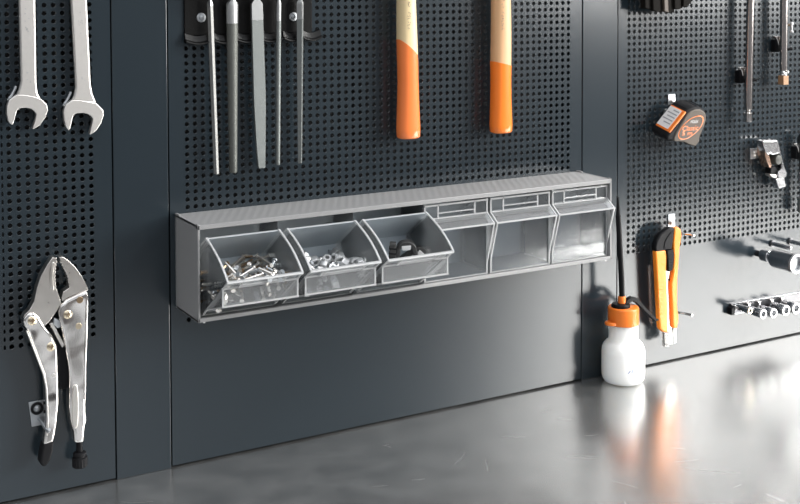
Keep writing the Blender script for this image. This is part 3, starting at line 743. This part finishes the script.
bm = B(); tube(bm, [V(x, BDp, z) for x, z in pp], [4.1, 4.1, 4.0, 4.0, 3.8, 3.7], 14); obj('spout_tube', bm, m_blk, t)
pp2 = [at(x, y, BDp) for x, y in ((618.1, 216), (618.0, 207), (617.8, 197))]
bm = B(); tube(bm, [V(x, BDp, z) for x, z in pp2], [3.0, 2.4, 1.8], 12); obj('spout_tip', bm, m_blk, t)
lp = [at(x, y, BDp+2) for x, y in ((624.5, 305), (627, 301), (631, 298.6), (635, 299.6), (638, 302.5), (644, 309), (650, 315.3), (655, 319.6), (657, 319.2))]
bm = B(); rings = []
for i, (x, z) in enumerate(lp):
    a = Vector(lp[max(0, i-1)]); b = Vector(lp[min(len(lp)-1, i+1)]); tn = (b-a).normalized(); n = Vector((-tn.y, tn.x))
    w = [3.2, 3.4, 3.2, 3.4, 3.0, 2.4, 2.1, 1.8, 1.2][i]
    rings.append([V(x+n.x*w, BDp-2, z+n.y*w), V(x+n.x*w, BDp+6, z+n.y*w), V(x-n.x*w, BDp+6, z-n.y*w), V(x-n.x*w, BDp-2, z-n.y*w)])
loft(bm, rings); obj('pump_lever', bm, m_blk, t, bevel=.8)
# faint printed mark, wrapped on the body
bm = B()
def on_body(px, py):
    v = (fwd+(px-CX)/F_PX*RI-(py-CY)/F_PX*UP); o = CAM-V(BX, BDp, 0); R = .0312
    a = v.x**2+v.y**2; b_ = 2*(o.x*v.x+o.y*v.y); c_ = o.x**2+o.y**2-R*R
    return CAM+v*((-b_-math.sqrt(max(0, b_*b_-4*a*c_)))/(2*a))
for s in ([(628.0, 374.2), (630.5, 370.6), (631.5, 373.6), (629.6, 372.6)], [(632.6, 369.8), (632.2, 373.2)], [(634.2, 371.2), (634.8, 372.9), (636.2, 371.0)], [(637.2, 370.6), (639, 370.3)]):
    tube(bm, [on_body(*p) for p in s], .6, 5)
obj('printed_mark', bm, m_blue, t)

# ------------------------------------------------------------------ utility knife
def kp(pts, d): return [at(x, y, d) for x, y in pts]
t = thing('utility_knife', 'orange and black snap-off utility knife hanging from a peg on the right panel', 'knife', V(*(lambda q: (q[0], 20, q[1]))(at(670, 346, 20))))
D = 24
right = [(675.0, 227.6), (678.8, 227.3), (681.4, 230), (682.0, 236), (680.2, 247), (679.4, 258), (677.8, 280), (677.6, 306), (679.0, 317), (678.8, 322), (677.6, 328.5), (673.2, 328.5), (672.4, 310), (671.4, 284), (673.4, 273), (674.3, 258), (673.8, 243)]
bm = B(); prism(bm, kp(right, D), 15, D); obj('right_shell', bm, m_orgk, t, bevel=2.0, seg=3)
left = [(655.9, 251.4), (665.9, 250.2), (667.0, 256), (666.6, 270), (667.3, 284), (668.0, 310), (668.4, 332.8), (664, 332.4), (660.4, 329), (659.4, 318), (658.5, 302), (657.4, 278)]
bm = B(); prism(bm, kp(left, D), 15, D); ls = obj('left_shell', bm, m_orgk, t, bevel=2.0, seg=3)
for k in range(8):
    y = 284+k*4.6; q = [(658.6+.1*k, y), (663.0, y-.4), (663.0, y+1.2), (658.6+.1*k, y+1.4)]
    bm = B(); prism(bm, kp(q, D+.6), D-1, D+.6); obj('grip_rib', bm, m_orgk, ls, bevel=.4)
head = [(675.2, 228.0), (671.0, 227.4), (668.3, 228.6), (661.4, 233.4), (657, 240), (655.3, 247.4), (655.8, 252), (665.8, 250.8), (672.4, 249.6), (673.6, 241)]
bm = B(); prism(bm, kp(head, D), 14.5, D); obj('end_cap', bm, m_blk, t, bevel=2.4, seg=3)
ridge = [(664, 249), (665, 242), (669, 235), (672, 231.5), (672.4, 233), (669.6, 237), (666.6, 243), (665.6, 249)]
bm = B(); prism(bm, kp(ridge, D+1), D-1, D+1); obj('cap_ridge', bm, m_blkr, t, bevel=.6)
chan = [(666.0, 252), (673.6, 250), (673.8, 262), (672, 284), (672.8, 310), (673.6, 344), (667.6, 344), (668, 330), (667.4, 300), (666.6, 275)]
bm = B(); prism(bm, kp(chan, D-4), 15, D-5); obj('blade_channel', bm, m_nickel, t)
Xh, Zh = at(668.9, 279.6, D-5); bm = B(); disc(bm, Xh, Zh, D-5.2, D-4.4, 1.6, 12); obj('rivet_hole', bm, m_blk, t)
sl = [(667.6, 250.6), (673.2, 249.4), (674.2, 254), (673.8, 262), (672.6, 270.5), (668.8, 272), (668.0, 262)]
bm = B(); prism(bm, kp(sl, D+2), 16, D+2); s_ = obj('slider', bm, m_blkr, t, bevel=.8)
for k in range(5):
    y = 255+k*3.0; q = [(669.0, y), (673.2, y-.6), (673.2, y+.6), (669.0, y+1.2)]
    bm = B(); prism(bm, kp(q, D+2.8), D+1, D+2.8); obj('thumb_rib', bm, m_blk, s_)
gl = [(664.4, 331.5), (668.8, 331.5), (669.3, 346.4), (664.9, 346.8)]
bm = B(); prism(bm, kp(gl, D-2), 16, D-2); obj('blade_guide', bm, m_blade, t, smooth=False)
gr = [(673.2, 328.2), (676.8, 327.6), (676.6, 342.6), (673.6, 344)]
bm = B(); prism(bm, kp(gr, D-3), 16, D-3); obj('nose_plate', bm, m_filet, t, bevel=.6)
bl = [(669.0, 330), (673.2, 330), (673.6, 343.6), (670.4, 339.6)]
bm = B(); prism(bm, kp(bl, D-4), D-5.2, D-4.4); obj('blade', bm, m_satin, t, smooth=False)

def plate_hook(label, quad, screw, prongs=(), m=m_zinc):
    q = [at(x, y, 2) for x, y in quad]
    t = thing('peg_hook', label, 'hook', V(sum(p[0] for p in q)/len(q), 0, min(p[1] for p in q)))
    bm = B(); prism(bm, q, -.4, 2); obj('plate', bm, m, t, bevel=.4)
    X, Z = at(*screw, 3); dome_screw(t, X, Z, 2.6, 4.6, m_nickel)
    for pr in prongs:
        bm = B(); tube(bm, [V(*p) for p in pr], 1.9, 10); obj('prong', bm, m_chrome, t)
    return t
Xp, Zp = at(683, 232.6, 0); Xq, Zq = at(680, 311.6, 0)
plate_hook('zinc peg hook with screw and steel prongs behind the orange utility knife', [(668.6, 214.2), (675.2, 213.8), (675.4, 228), (668.0, 229)], (671.9, 222.4),
           [[(Xp-7, -4, Zp), (Xp-7, 3, Zp), (Xp-3, 9, Zp), (Xp+1, 16, Zp), (Xp+2, 22, Zp-.5)], [(Xq-6, -4, Zq), (Xq-6, 3, Zq), (Xq-2, 9, Zq), (Xq+1, 18, Zq), (Xq+2, 24, Zq)]])

# ------------------------------------------------------------------ tape measure
def T(L, d): return [at(650+x/7.64, 90+y/7.64, d) for x, y in L]
t = thing('tape_measure', 'grey and black tape measure with orange ringed label hanging on the right panel', 'tape measure', V(at(688, 130, 45)[0], 45, at(688, 130, 45)[1]))
DF = 45
front = [(248, 185), (275, 165), (310, 152), (350, 152), (385, 172), (408, 205), (415, 245), (410, 295), (396, 350), (386, 396), (393, 420), (380, 450), (365, 472), (335, 466), (305, 456), (265, 437), (225, 434), (185, 432), (150, 424), (132, 405), (136, 375), (165, 330), (205, 260)]
FP = T(front, DF)
bm = B(); prism(bm, FP, 9, DF-1); case = obj('case', bm, m_blkr, t, bevel=3.5, seg=3)
face = [(258, 205), (282, 182), (315, 168), (350, 168), (382, 186), (402, 215), (408, 250), (403, 298), (390, 352), (380, 400), (386, 420), (374, 448), (362, 466), (335, 459), (305, 449), (268, 430), (225, 428), (188, 425), (184, 400), (196, 352), (222, 290)]
bm = B(); prism(bm, T(face, DF), DF-3, DF+.8); fc = obj('face_plate', bm, m_taupe, t, bevel=1.6, seg=3)
oval = [(350, 214), (378, 220), (391, 246), (389, 282), (374, 320), (345, 360), (308, 393), (268, 412), (232, 408), (214, 384), (216, 345), (234, 302), (262, 262), (305, 228)]
def scl(L, k):
    cx = sum(p[0] for p in L)/len(L); cy = sum(p[1] for p in L)/len(L)
    return [(cx+(x-cx)*k, cy+(y-cy)*k) for x, y in L]
bm = B(); prism(bm, T(smoothpoly(oval, 2), DF+1.2), DF-1, DF+1.3); ring = obj('label_ring', bm, m_org, t)
bm = B(); prism(bm, T(smoothpoly(scl(oval, .93), 2), DF+1.6), DF-1, DF+1.6); lab = obj('label', bm, m_taupe2, t)
def text_mesh(s, m, px, py, h_px, w_px, d, parent, slope, name='lettering'):
    cu = bpy.data.curves.new('lettering', 'FONT'); cu.body = s; cu.extrude = 0.0; cu.align_x = 'CENTER'; cu.align_y = 'CENTER'
    to = bpy.data.objects.new('tmp', cu); COL.objects.link(to)
    me = bpy.data.meshes.new_from_object(to.evaluated_get(bpy.context.evaluated_depsgraph_get()))
    bpy.data.objects.remove(to)
    xs = [v.co.x for v in me.vertices]; ys = [v.co.y for v in me.vertices]
    mx, my = (min(xs)+max(xs))/2, (min(ys)+max(ys))/2; wx_, hy = max(xs)-min(xs), max(ys)-min(ys)
    bm = B(); bm.from_mesh(me)
    for v in bm.verts:
        u = (v.co.x-mx)/wx_*w_px; w = (v.co.y-my)/hy*h_px
        X, Z = at(650+(px+u)/7.64, 90+(py-w+slope*u)/7.64, d)
        v.co = V(X, d, Z)
    return obj(name, bm, m, parent, smooth=False)
text_mesh('HOLEX', m_white, 322, 264, 24, 58, DF+1.8, lab, -.04)
text_mesh('Classic', m_org, 300, 316, 40, 122, DF+1.8, lab, -.06)
text_mesh('5 m', m_org, 282, 358, 34, 78, DF+1.8, lab, -.04)
# label wrapped on the upper left rim
P0 = Vector(T([(248, 185)], DF)[0]); P1 = Vector(T([(150, 352)], DF)[0]); ed = (P1-P0).normalized(); nr = Vector((ed.y, -ed.x))
if nr.x > 0: nr = -nr
L_ = (P1-P0).length
def rim_slab(bm, s0, s1, d0, d1, h0, h1, rnd=0):
    a = P0+ed*s0; b = P0+ed*s1
    prism(bm, [tuple(a+nr*h0), tuple(b+nr*h0), tuple(b+nr*h1), tuple(a+nr*h1)], d0, d1)
bm = B(); rim_slab(bm, 1, L_+1, 13, DF-1.0, -2, 1.0); obj('rim_label_border', bm, m_org, t, bevel=.9)
bm = B(); rim_slab(bm, 3, L_-2, 13.5, DF-7, -1, 1.6); rl = obj('rim_label', bm, m_white, t, bevel=.3)
for k, (s0, w) in enumerate(((6, 12), (11, 20), (16, 16), (21, 21), (26, 14))):
    bm = B(); rim_slab(bm, s0*L_/36, (s0+1.6)*L_/36, DF-9-w, DF-9, 1, 1.8); obj('print_line', bm, m_lgrey, rl, smooth=False)
q = T([(250, 250), (330, 250), (330, 400), (250, 400)], DF)
bm = B(); prism(bm, q, -3, 10); obj('belt_clip', bm, m_zinc, t, bevel=1)
# ribbed top of the case
for k in range(5):
    q = T([(262+k*24, 172-k*6+abs(k-2)*2), (268+k*24, 170-k*6+abs(k-2)*2), (268+k*24, 164-k*6+abs(k-2)*2), (262+k*24, 166-k*6+abs(k-2)*2)], DF)
    bm = B(); prism(bm, q, 14, DF-4); obj('case_rib', bm, m_blkr, case, bevel=.5)
t.rotation_euler = (math.radians(14), 0, 0); t.location += Vector((.003, 0, .005))
plate_hook('zinc peg hook with ball screw above the tape measure', [(668.2, 94.4), (675.4, 94.0), (675.6, 103.4), (668.6, 104.6)], (672.6, 101.5), [[(at(671, 106, 0)[0], -3, at(671, 106, 0)[1]), (at(671, 106, 0)[0], 9, at(671, 107, 0)[1]), (at(671, 106, 0)[0], 16, at(671, 107, 0)[1]+1)]])

# ------------------------------------------------------------------ brush at the top edge
X, Z = at(665, 12, 25)
t = thing('bristle_brush', 'dark brown-black bristle brush hanging down from the top edge of the right panel', 'brush', V(X, 25, Z))
tops = [(636, -30), (700, -30)]
n = 14
low = [(643.5, 9), (647, 9.6), (651, 11.4), (655, 12.2), (659, 12.2), (663, 12.2), (667, 13.2), (671, 12.6), (674, 9.6), (677, 9.2), (680, 8.4), (683, 7.4), (686, 5.8), (689, 4.2)]
for k in range(n):
    x, y = low[k]; x += 3.0*(1-k/(n-1)); xt = 645.5+(692-645.5)*k/(n-1)
    w = 2.1
    q = [at(x-w, y-1, 26), at(x+w, y, 26), at(xt+w, -26, 26), at(xt-w, -26, 26)]
    bm = B(); prism(bm, q, 17+2*(k % 3), 30-2*((k+1) % 3)); obj('bristle_tuft', bm, m_bristl2 if k == 5 else m_bristle, t, bevel=1.0)
q = [at(639, -24, 26), at(694, -27, 26), at(694, -60, 26), at(639, -58, 26)]
bm = B(); prism(bm, q, 1, 36); obj('brush_block', bm, m_blk, t, bevel=2)

# ------------------------------------------------------------------ socket extension bars
def bar(label, xt, xb, yb, ybot, rx, ball):
    d = 20
    A0 = at(xt, 0, d); A1 = at(xb, yb, d); A2 = at(xb-.2, ybot, d)
    t = thing('extension_bar', label, 'socket extension bar', V(A2[0], d, A2[1]))
    ax = (V(A0[0], d, A0[1])-V(A1[0], d, A1[1])); ext = ax*1.15
    bm = B(); a = V(A1[0], d, A1[1])
    L = ext.length*1000
    lathe(bm, a, ext, [(rx, 0), (rx, L)], 20); obj('shaft', bm, m_bar, t)
    bm = B(); h = (V(A1[0], d, A1[1])-V(A2[0], d, A2[1])).length*1000; b_ = V(A2[0], d, A2[1])
    if ball:
        lathe(bm, b_+ext.normalized()*(h*.62/1000), ext, [(rx*.9, 0), (rx*1.05, 1), (rx*.8, h*.2), (rx*1.12, h*.25), (rx*1.12, h*.38)], 20); obj('collar', bm, m_chrome, t)
        bm = B(); box(bm, A2[0]-rx*.95, A2[0]+rx*.95, d-rx*.95, d+rx*.95, A2[1], A2[1]+h*.62); obj('square_drive', bm, m_tan, t, bevel=.6)
        for s in (-1, 1):
            bm = B(); lathe(bm, b_+Vector((s*rx*.8/1000, -rx*.7/1000, (h*.86)/1000)), Vector((s*.4, -1, .1)), [(2.4, -2), (2.6, 0), (2.0, 1.6), (.2, 2.4)], 12); obj('detent_ball', bm, m_ringw, t)
    else:
        lathe(bm, b_, ext, [(rx*.9, 0), (rx*1.04, .8), (rx*1.04, h*.62), (rx*.7, h*.66), (rx*.7, h*.80), (rx*1.02, h*.86), (rx*1.02, h)], 20); obj('drive_socket', bm, m_chrome, t)
    return t
bar('longer chrome socket extension bar, the one nearer the tape measure', 750.4, 748.0, 107.5, 121.8, 6.1, False)
bar('shorter chrome extension bar with tan square end at the upper right', 784.0, 783.4, 70, 84.6, 6.1, True)
def spring_clip(label, px, py):
    X, Z = at(px, py, 6)
    t = thing('spring_clip', label, 'clip', V(X, 0, Z-14))
    bm = B(); box(bm, X-6, X+8, 0.2, 12, Z-14, Z+6); obj('clip_body', bm, m_blk, t, bevel=1.5)
    bm = B(); prism(bm, [(X-8, Z+11), (X+2, Z+11), (X+3, Z+3), (X-1, Z-3), (X-3, Z+5)], 6, 13); obj('steel_leaf', bm, m_chrome, t, bevel=.8)
    bm = B(); tube(bm, [V(X+2, 8, Z-10), V(X+10, 16, Z-10), V(X+16, 25, Z-9)], 2.2, 8); obj('jaw', bm, m_blk, t)
spring_clip('black spring clip with steel leaf holding the longer extension bar', 740.3, 74)
spring_clip('black spring clip with steel leaf holding the tan-ended extension bar', 776.0, 43)
X, Z = at(791, 27.5, 8)
t = thing('peg_pin', 'small white metal spool-shaped peg right of the tan-ended extension bar', 'peg', V(X, 0, Z-6))
bm = B(); tube(bm, [V(X-4, -3, Z+3), V(X-2, 6, Z+4), V(X, 9, Z+4)], 1.8, 8); obj('stem', bm, m_copper, t)
bm = B(); lathe(bm, V(X, 9, Z-8), UPZ, [(1.6, 0), (3.2, .6), (3.2, 2.6), (1.8, 4), (1.8, 12), (3.0, 13.4), (2.6, 16), (1, 17)], 14); obj('spool', bm, m_ringw, t)

# ------------------------------------------------------------------ universal joint
def U1(L, d): return [at(745+x/14.4, 135+y/14.4, d) for x, y in L]
def U2(L, d): return [at(745+x/10.07, 165+y/10.07, d) for x, y in L]
t = thing('universal_joint', 'chrome universal joint with square drive hanging askew on the right panel', 'universal joint', V(*(lambda q: (q[0], 20, q[1]))(at(782, 189, 20))))
body = U1([(258, 92), (300, 78), (400, 82), (440, 70), (472, 72), (490, 130), (508, 205), (525, 260)], 26)+U1([(400, 290), (368, 262), (340, 300), (310, 250), (275, 150)], 26)
bm = B(); prism(bm, body, 10, 26); obj('upper_fork', bm, m_sock, t, bevel=1.6, seg=3)
sidef = U1([(290, 170), (330, 180), (355, 300), (395, 440), (365, 480), (330, 400), (295, 280)], 24)
bm = B(); prism(bm, sidef, 6, 24); obj('fork_arm', bm, mat('warm_reflecting_chrome', (0.62, 0.42, 0.32), 0.2, 1.0), t, bevel=1.2)  # warm reflection put into this arm's chrome base colour
X, Z = at(777, 159.5, 22); bm = B(); lathe(bm, V(X, 8, Z), OUT, [(3, -9), (3, -1), (9, 0), (9, 14), (7, 18), (2, 19)], 18); obj('pivot_block', bm, m_grip, t)
lo = U1([(520, 260), (545, 370), (575, 470)], 24)+U2([(428, 90), (424, 108), (396, 142), (350, 138), (330, 100), (345, 60), (372, 40)], 24)
bm = B(); prism(bm, lo, 8, 24); obj('lower_fork', bm, m_sock, t, bevel=1.4, seg=3)
lo2 = U2([(252, 92), (318, 96), (326, 128), (300, 134), (262, 112)], 22)
bm = B(); prism(bm, lo2, 10, 22); obj('lower_fork_arm', bm, m_nickel, t, bevel=1)
lo3 = U2([(262, 20), (300, 10), (325, 40), (322, 92), (256, 88)], 20)
bm = B(); prism(bm, lo3, 8, 20); obj('cross_pin', bm, m_blk, t, bevel=1)
sq = U2([(312, 140), (392, 132), (420, 214), (345, 241)], 22)
bm = B(); prism(bm, sq, 9, 22); obj('square_drive', bm, m_sock, t, bevel=.8)
plate_hook('zinc hook plate with dome screw left of the universal joint', [(750.4, 148.6), (759, 148.0), (764.2, 151.6), (764.0, 157.6), (758.0, 158.2), (750.6, 159.4)], (755.6, 153.6))

# ratchet handle cut by the picture's right edge
X, Z = at(800, 180, 16)
t = thing('ratchet_handle', 'dark and chrome ratchet handle at the right edge beside the universal joint', 'ratchet', V(X, 16, at(800, 214, 16)[1]))
z1, z2, z3, z4 = [at(800, y, 16)[1] for y in (138, 172, 198, 213)]
bm = B(); lathe(bm, V(X+6, 16, z1), Vector((0, 0, -1)), [(5, -8), (9, 0), (9, 10), (6, 14), (6, z1-z2)], 18); obj('ratchet_head', bm, m_black_ox, t)
bm = B(); lathe(bm, V(X+6, 16, z2), Vector((0, 0, -1)), [(7.5, 0), (7.5, 12), (5, 16), (5, z2-z3)], 18); obj('neck', bm, m_chrome, t)
bm = B(); lathe(bm, V(X+6, 16, z3), Vector((0, 0, -1)), [(6.5, 0), (7.5, 3), (7.5, z3-z4-2), (6, z3-z4)], 18); obj('handle_end', bm, m_nickel, t)
spring_clip('black spring clip with steel leaf beside the ratchet at the right edge', 796.0, 150)

# ------------------------------------------------------------------ big socket on a peg, and the socket rail
X, Z = at(757, 253.2, 0)
t = thing('large_socket', 'large chrome socket pushed onto a peg low on the right panel', 'socket', V(X, 0, Z-15))
O_ = V(X, 0, Z); ax = (OUT+Vector((0, 0, 0.0))).normalized()
bm = B(); lathe(bm, O_, ax, [(5, -2), (5, 20)], 14); obj('peg', bm, m_black_ox, t)
bm = B(); ring_lathe(bm, O_, ax, [(9, 12), (9.6, 13), (9.6, 27), (8.6, 28), (8.6, 30), (13.6, 36), (14.6, 38), (14.6, 80), (13.8, 81), (11.5, 81), (11.2, 74), (5.2, 70), (5.2, 12)], 32); obj('socket_body', bm, m_sock, t)
bm = B(); ring_lathe(bm, O_, ax, [(14.75, 78), (14.9, 81.6), (11.4, 81.8), (11.2, 78)], 32); obj('mouth_rim', bm, m_ringw, t)
bm = B(); lathe(bm, O_, ax, [(11.3, 74.5), (11.3, 76), (4, 76.2)], 24); obj('mouth_floor', bm, m_zinc, t)
X2, Z2 = at(786, 248.5, 0)
def big_peg(label, px, py, r, L):
    X, Z = at(px, py, 0); t = thing('steel_peg', label, 'peg', V(X, 0, Z-r))
    bm = B(); lathe(bm, V(X, 0, Z), OUT, [(r, -1), (r, L-3), (r*.8, L-1), (r*.3, L)], 16); obj('pin', bm, m_sock, t)
    bm = B(); ring_lathe(bm, V(X, 0, Z), OUT, [(r*1.6, 0), (r*1.6, 3), (r*.95, 3), (r*.95, 0)], 16); obj('flange', bm, m_black_ox, t)
big_peg('chrome peg just above the large socket, nearer the knife', 772, 243.4, 3.6, 40)
big_peg('chrome peg above the large socket at the right edge', 790, 241.2, 3.6, 46)

xa, za = at(732.5, 304.2, 6); xb, zb2 = at(800, 292.6, 6)
slope = (zb2-za)/(xb-xa); xe = xa+330
t = thing('socket_rail', 'steel socket rail fixed low on the right panel, holding a row of sockets', 'socket rail', V(xa, 0, za-14))
def RZ(x): return za+slope*(x-xa)
bm = B(); prism(bm, [(xa, RZ(xa)-14), (xe, RZ(xe)-14), (xe, RZ(xe)-1.4), (xa, RZ(xa)-1.4)], 0.2, 4); obj('rail_back', bm, m_black_ox, t)
bm = B(); prism(bm, [(xa, RZ(xa)-1.0), (xe, RZ(xe)-1.0), (xe, RZ(xe)), (xa, RZ(xa))], 0.2, 3.5); obj('top_flange', bm, m_sock, t, bevel=.4)
bm = B(); prism(bm, [(xa, RZ(xa)-15.6), (xa+34, RZ(xa+34)-15.6), (xa+34, RZ(xa+34)-14), (xa, RZ(xa)-14)], 0.2, 9); obj('bottom_flange', bm, m_sock, t, bevel=.4)
bm = B(); prism(bm, [(xa-6, RZ(xa)-16), (xa+2, RZ(xa)-16), (xa+2, RZ(xa)-3), (xa-6, RZ(xa)-5)], 0.2, 10); obj('end_stop', bm, m_blk, t, bevel=1)
socks = [(750.2, 310.8, 5.0, 'hex'), (763.4, 314.0, 7.4, ''), (773.8, 313.2, 7.6, ''), (786.2, 310.4, 8.4, ''), (796.4, 308.4, 9.0, '')]
names_ = ['smallest socket with orange-tinted hexagonal mouth, at the knife end of the socket rail', 'small open chrome socket, second from the left end of the socket rail',
          'chrome socket in the middle of the five on the socket rail', 'chrome socket second from the right edge on the socket rail', 'widest open chrome socket on the rail, at the picture edge']
step = None
cent = []
for (px, py, r, k) in socks: cent.append((at(px, py, 34), r, k))
cent.append(((cent[-1][0][0]+25, cent[-1][0][1]+1.5), 9.6, ''))
for i, ((x, z), r, k) in enumerate(cent):
    if i == 5: break
    cl = bpy.data.objects
    st = B(); box(st, x-3.2, x+3.2, 3.5, 14, z-3.2, z+3.2); obj('stud', st, m_zinc, t)
    bm = B(); prism(bm, [(x-8, RZ(x)-2), (x-1, RZ(x)-2), (x-3, RZ(x)-8), (x-6, RZ(x)-9)], 4, 10); obj('spring_leaf', bm, m_chrome, t, bevel=.5)
    s = thing('socket', names_[i], 'socket', V(x, 5, z-r), 'sockets on the rail')
    bm = B(); n = 6 if k == 'hex' else 28
    ring_lathe(bm, V(x, 0, z), OUT, [(r*.86, 9), (r*.92, 9.8), (r*.92, 20), (r, 22), (r, 33), (r*.94, 34), (r*.62, 34), (r*.58, 26), (r*.50, 22), (r*.50, 9)], 28); obj('barrel', bm, m_sock, s)
    bm = B(); ring_lathe(bm, V(x, 0, z), OUT, [(r*1.01, 32), (r*.97, 34.3), (r*.64, 34.4), (r*.6, 31)], 28 if k != 'hex' else 12); obj('mouth_rim', bm, m_brass if k == 'hex' else m_ringw, s)
    bm = B(); lathe(bm, V(x, 0, z), OUT, [(r*.6, 24.5), (r*.6, 25.5), (r*.1, 25.6)], 16); obj('mouth_floor', bm, m_zinc, s)

# ------------------------------------------------------------------ light
w = bpy.data.worlds.new('workshop'); SC.world = w; w.use_nodes = True; nt = w.node_tree
bg = nt.nodes['Background']
tc = nt.nodes.new('ShaderNodeTexCoord'); sp = nt.nodes.new('ShaderNodeSeparateXYZ'); rp = nt.nodes.new('ShaderNodeValToRGB')
mr = nt.nodes.new('ShaderNodeMapRange'); mr.inputs[1].default_value = -1; mr.inputs[2].default_value = 1
nt.links.new(tc.outputs['Generated'], sp.inputs[0]); nt.links.new(sp.outputs['Z'], mr.inputs[0]); nt.links.new(mr.outputs[0], rp.inputs[0])
e = rp.color_ramp.elements; e[0].position = 0.36; e[0].color = (0.08, 0.07, 0.065, 1); e[1].position = 0.80; e[1].color = (1.25, 1.29, 1.36, 1)
x = e.new(0.51); x.color = (0.25, 0.25, 0.26, 1); x = e.new(0.60); x.color = (0.55, 0.56, 0.58, 1)
nzw = nt.nodes.new('ShaderNodeTexNoise'); nzw.inputs['Scale'].default_value = 3.4; nzw.inputs['Detail'].default_value = 2
nt.links.new(tc.outputs['Generated'], nzw.inputs['Vector'])
rw = nt.nodes.new('ShaderNodeMapRange'); rw.inputs[1].default_value = 0.40; rw.inputs[2].default_value = 0.60; rw.inputs[3].default_value = 0.15; rw.inputs[4].default_value = 1.9
nt.links.new(nzw.outputs['Fac'], rw.inputs[0])
mw_ = nt.nodes.new('ShaderNodeVectorMath'); mw_.operation = 'SCALE'
nt.links.new(rp.outputs[0], mw_.inputs[0]); nt.links.new(rw.outputs[0], mw_.inputs['Scale'])
nt.links.new(mw_.outputs[0], bg.inputs['Color']); bg.inputs['Strength'].default_value = 0.62

def area(name, loc, target, sx, sy, power, col=(1, 1, 1), spread=180):
    l = bpy.data.lights.new(name, 'AREA'); l.shape = 'RECTANGLE'; l.size = sx; l.size_y = sy; l.energy = power; l.color = col; l.spread = math.radians(spread)
    o = bpy.data.objects.new(name, l); COL.objects.link(o); o.location = loc
    o.rotation_euler = (Vector(target)-Vector(loc)).to_track_quat('-Z', 'Y').to_euler(); return o
area('window_light', (3.25, -2.0, 1.15), (0.85, 0, 0.1), 2.1, 1.3, 128, (1.0, 0.985, 0.96))
area('bench_fill', (2.3, -1.3, 2.3), (1.2, -0.35, 0.0), 0.6, 0.4, 36, (1.0, 0.985, 0.95))  # unseen lamp added to brighten the right side of the worktop
area('ceiling_light', (0.1, -1.0, 2.2), (0.2, -0.2, 0.2), 1.4, 0.5, 4, (1, 1, 1))

SC.view_settings.view_transform = 'Standard'; SC.view_settings.look = 'None'; SC.view_settings.gamma = 1.0
SC.view_settings.use_curve_mapping = False
SC.view_settings.exposure = 0.6
SC.cycles.transparent_max_bounces = 32
SC.cycles.max_bounces = 10
SC.cycles.blur_glossy = 0.4
SC.cycles.sample_clamp_indirect = 12
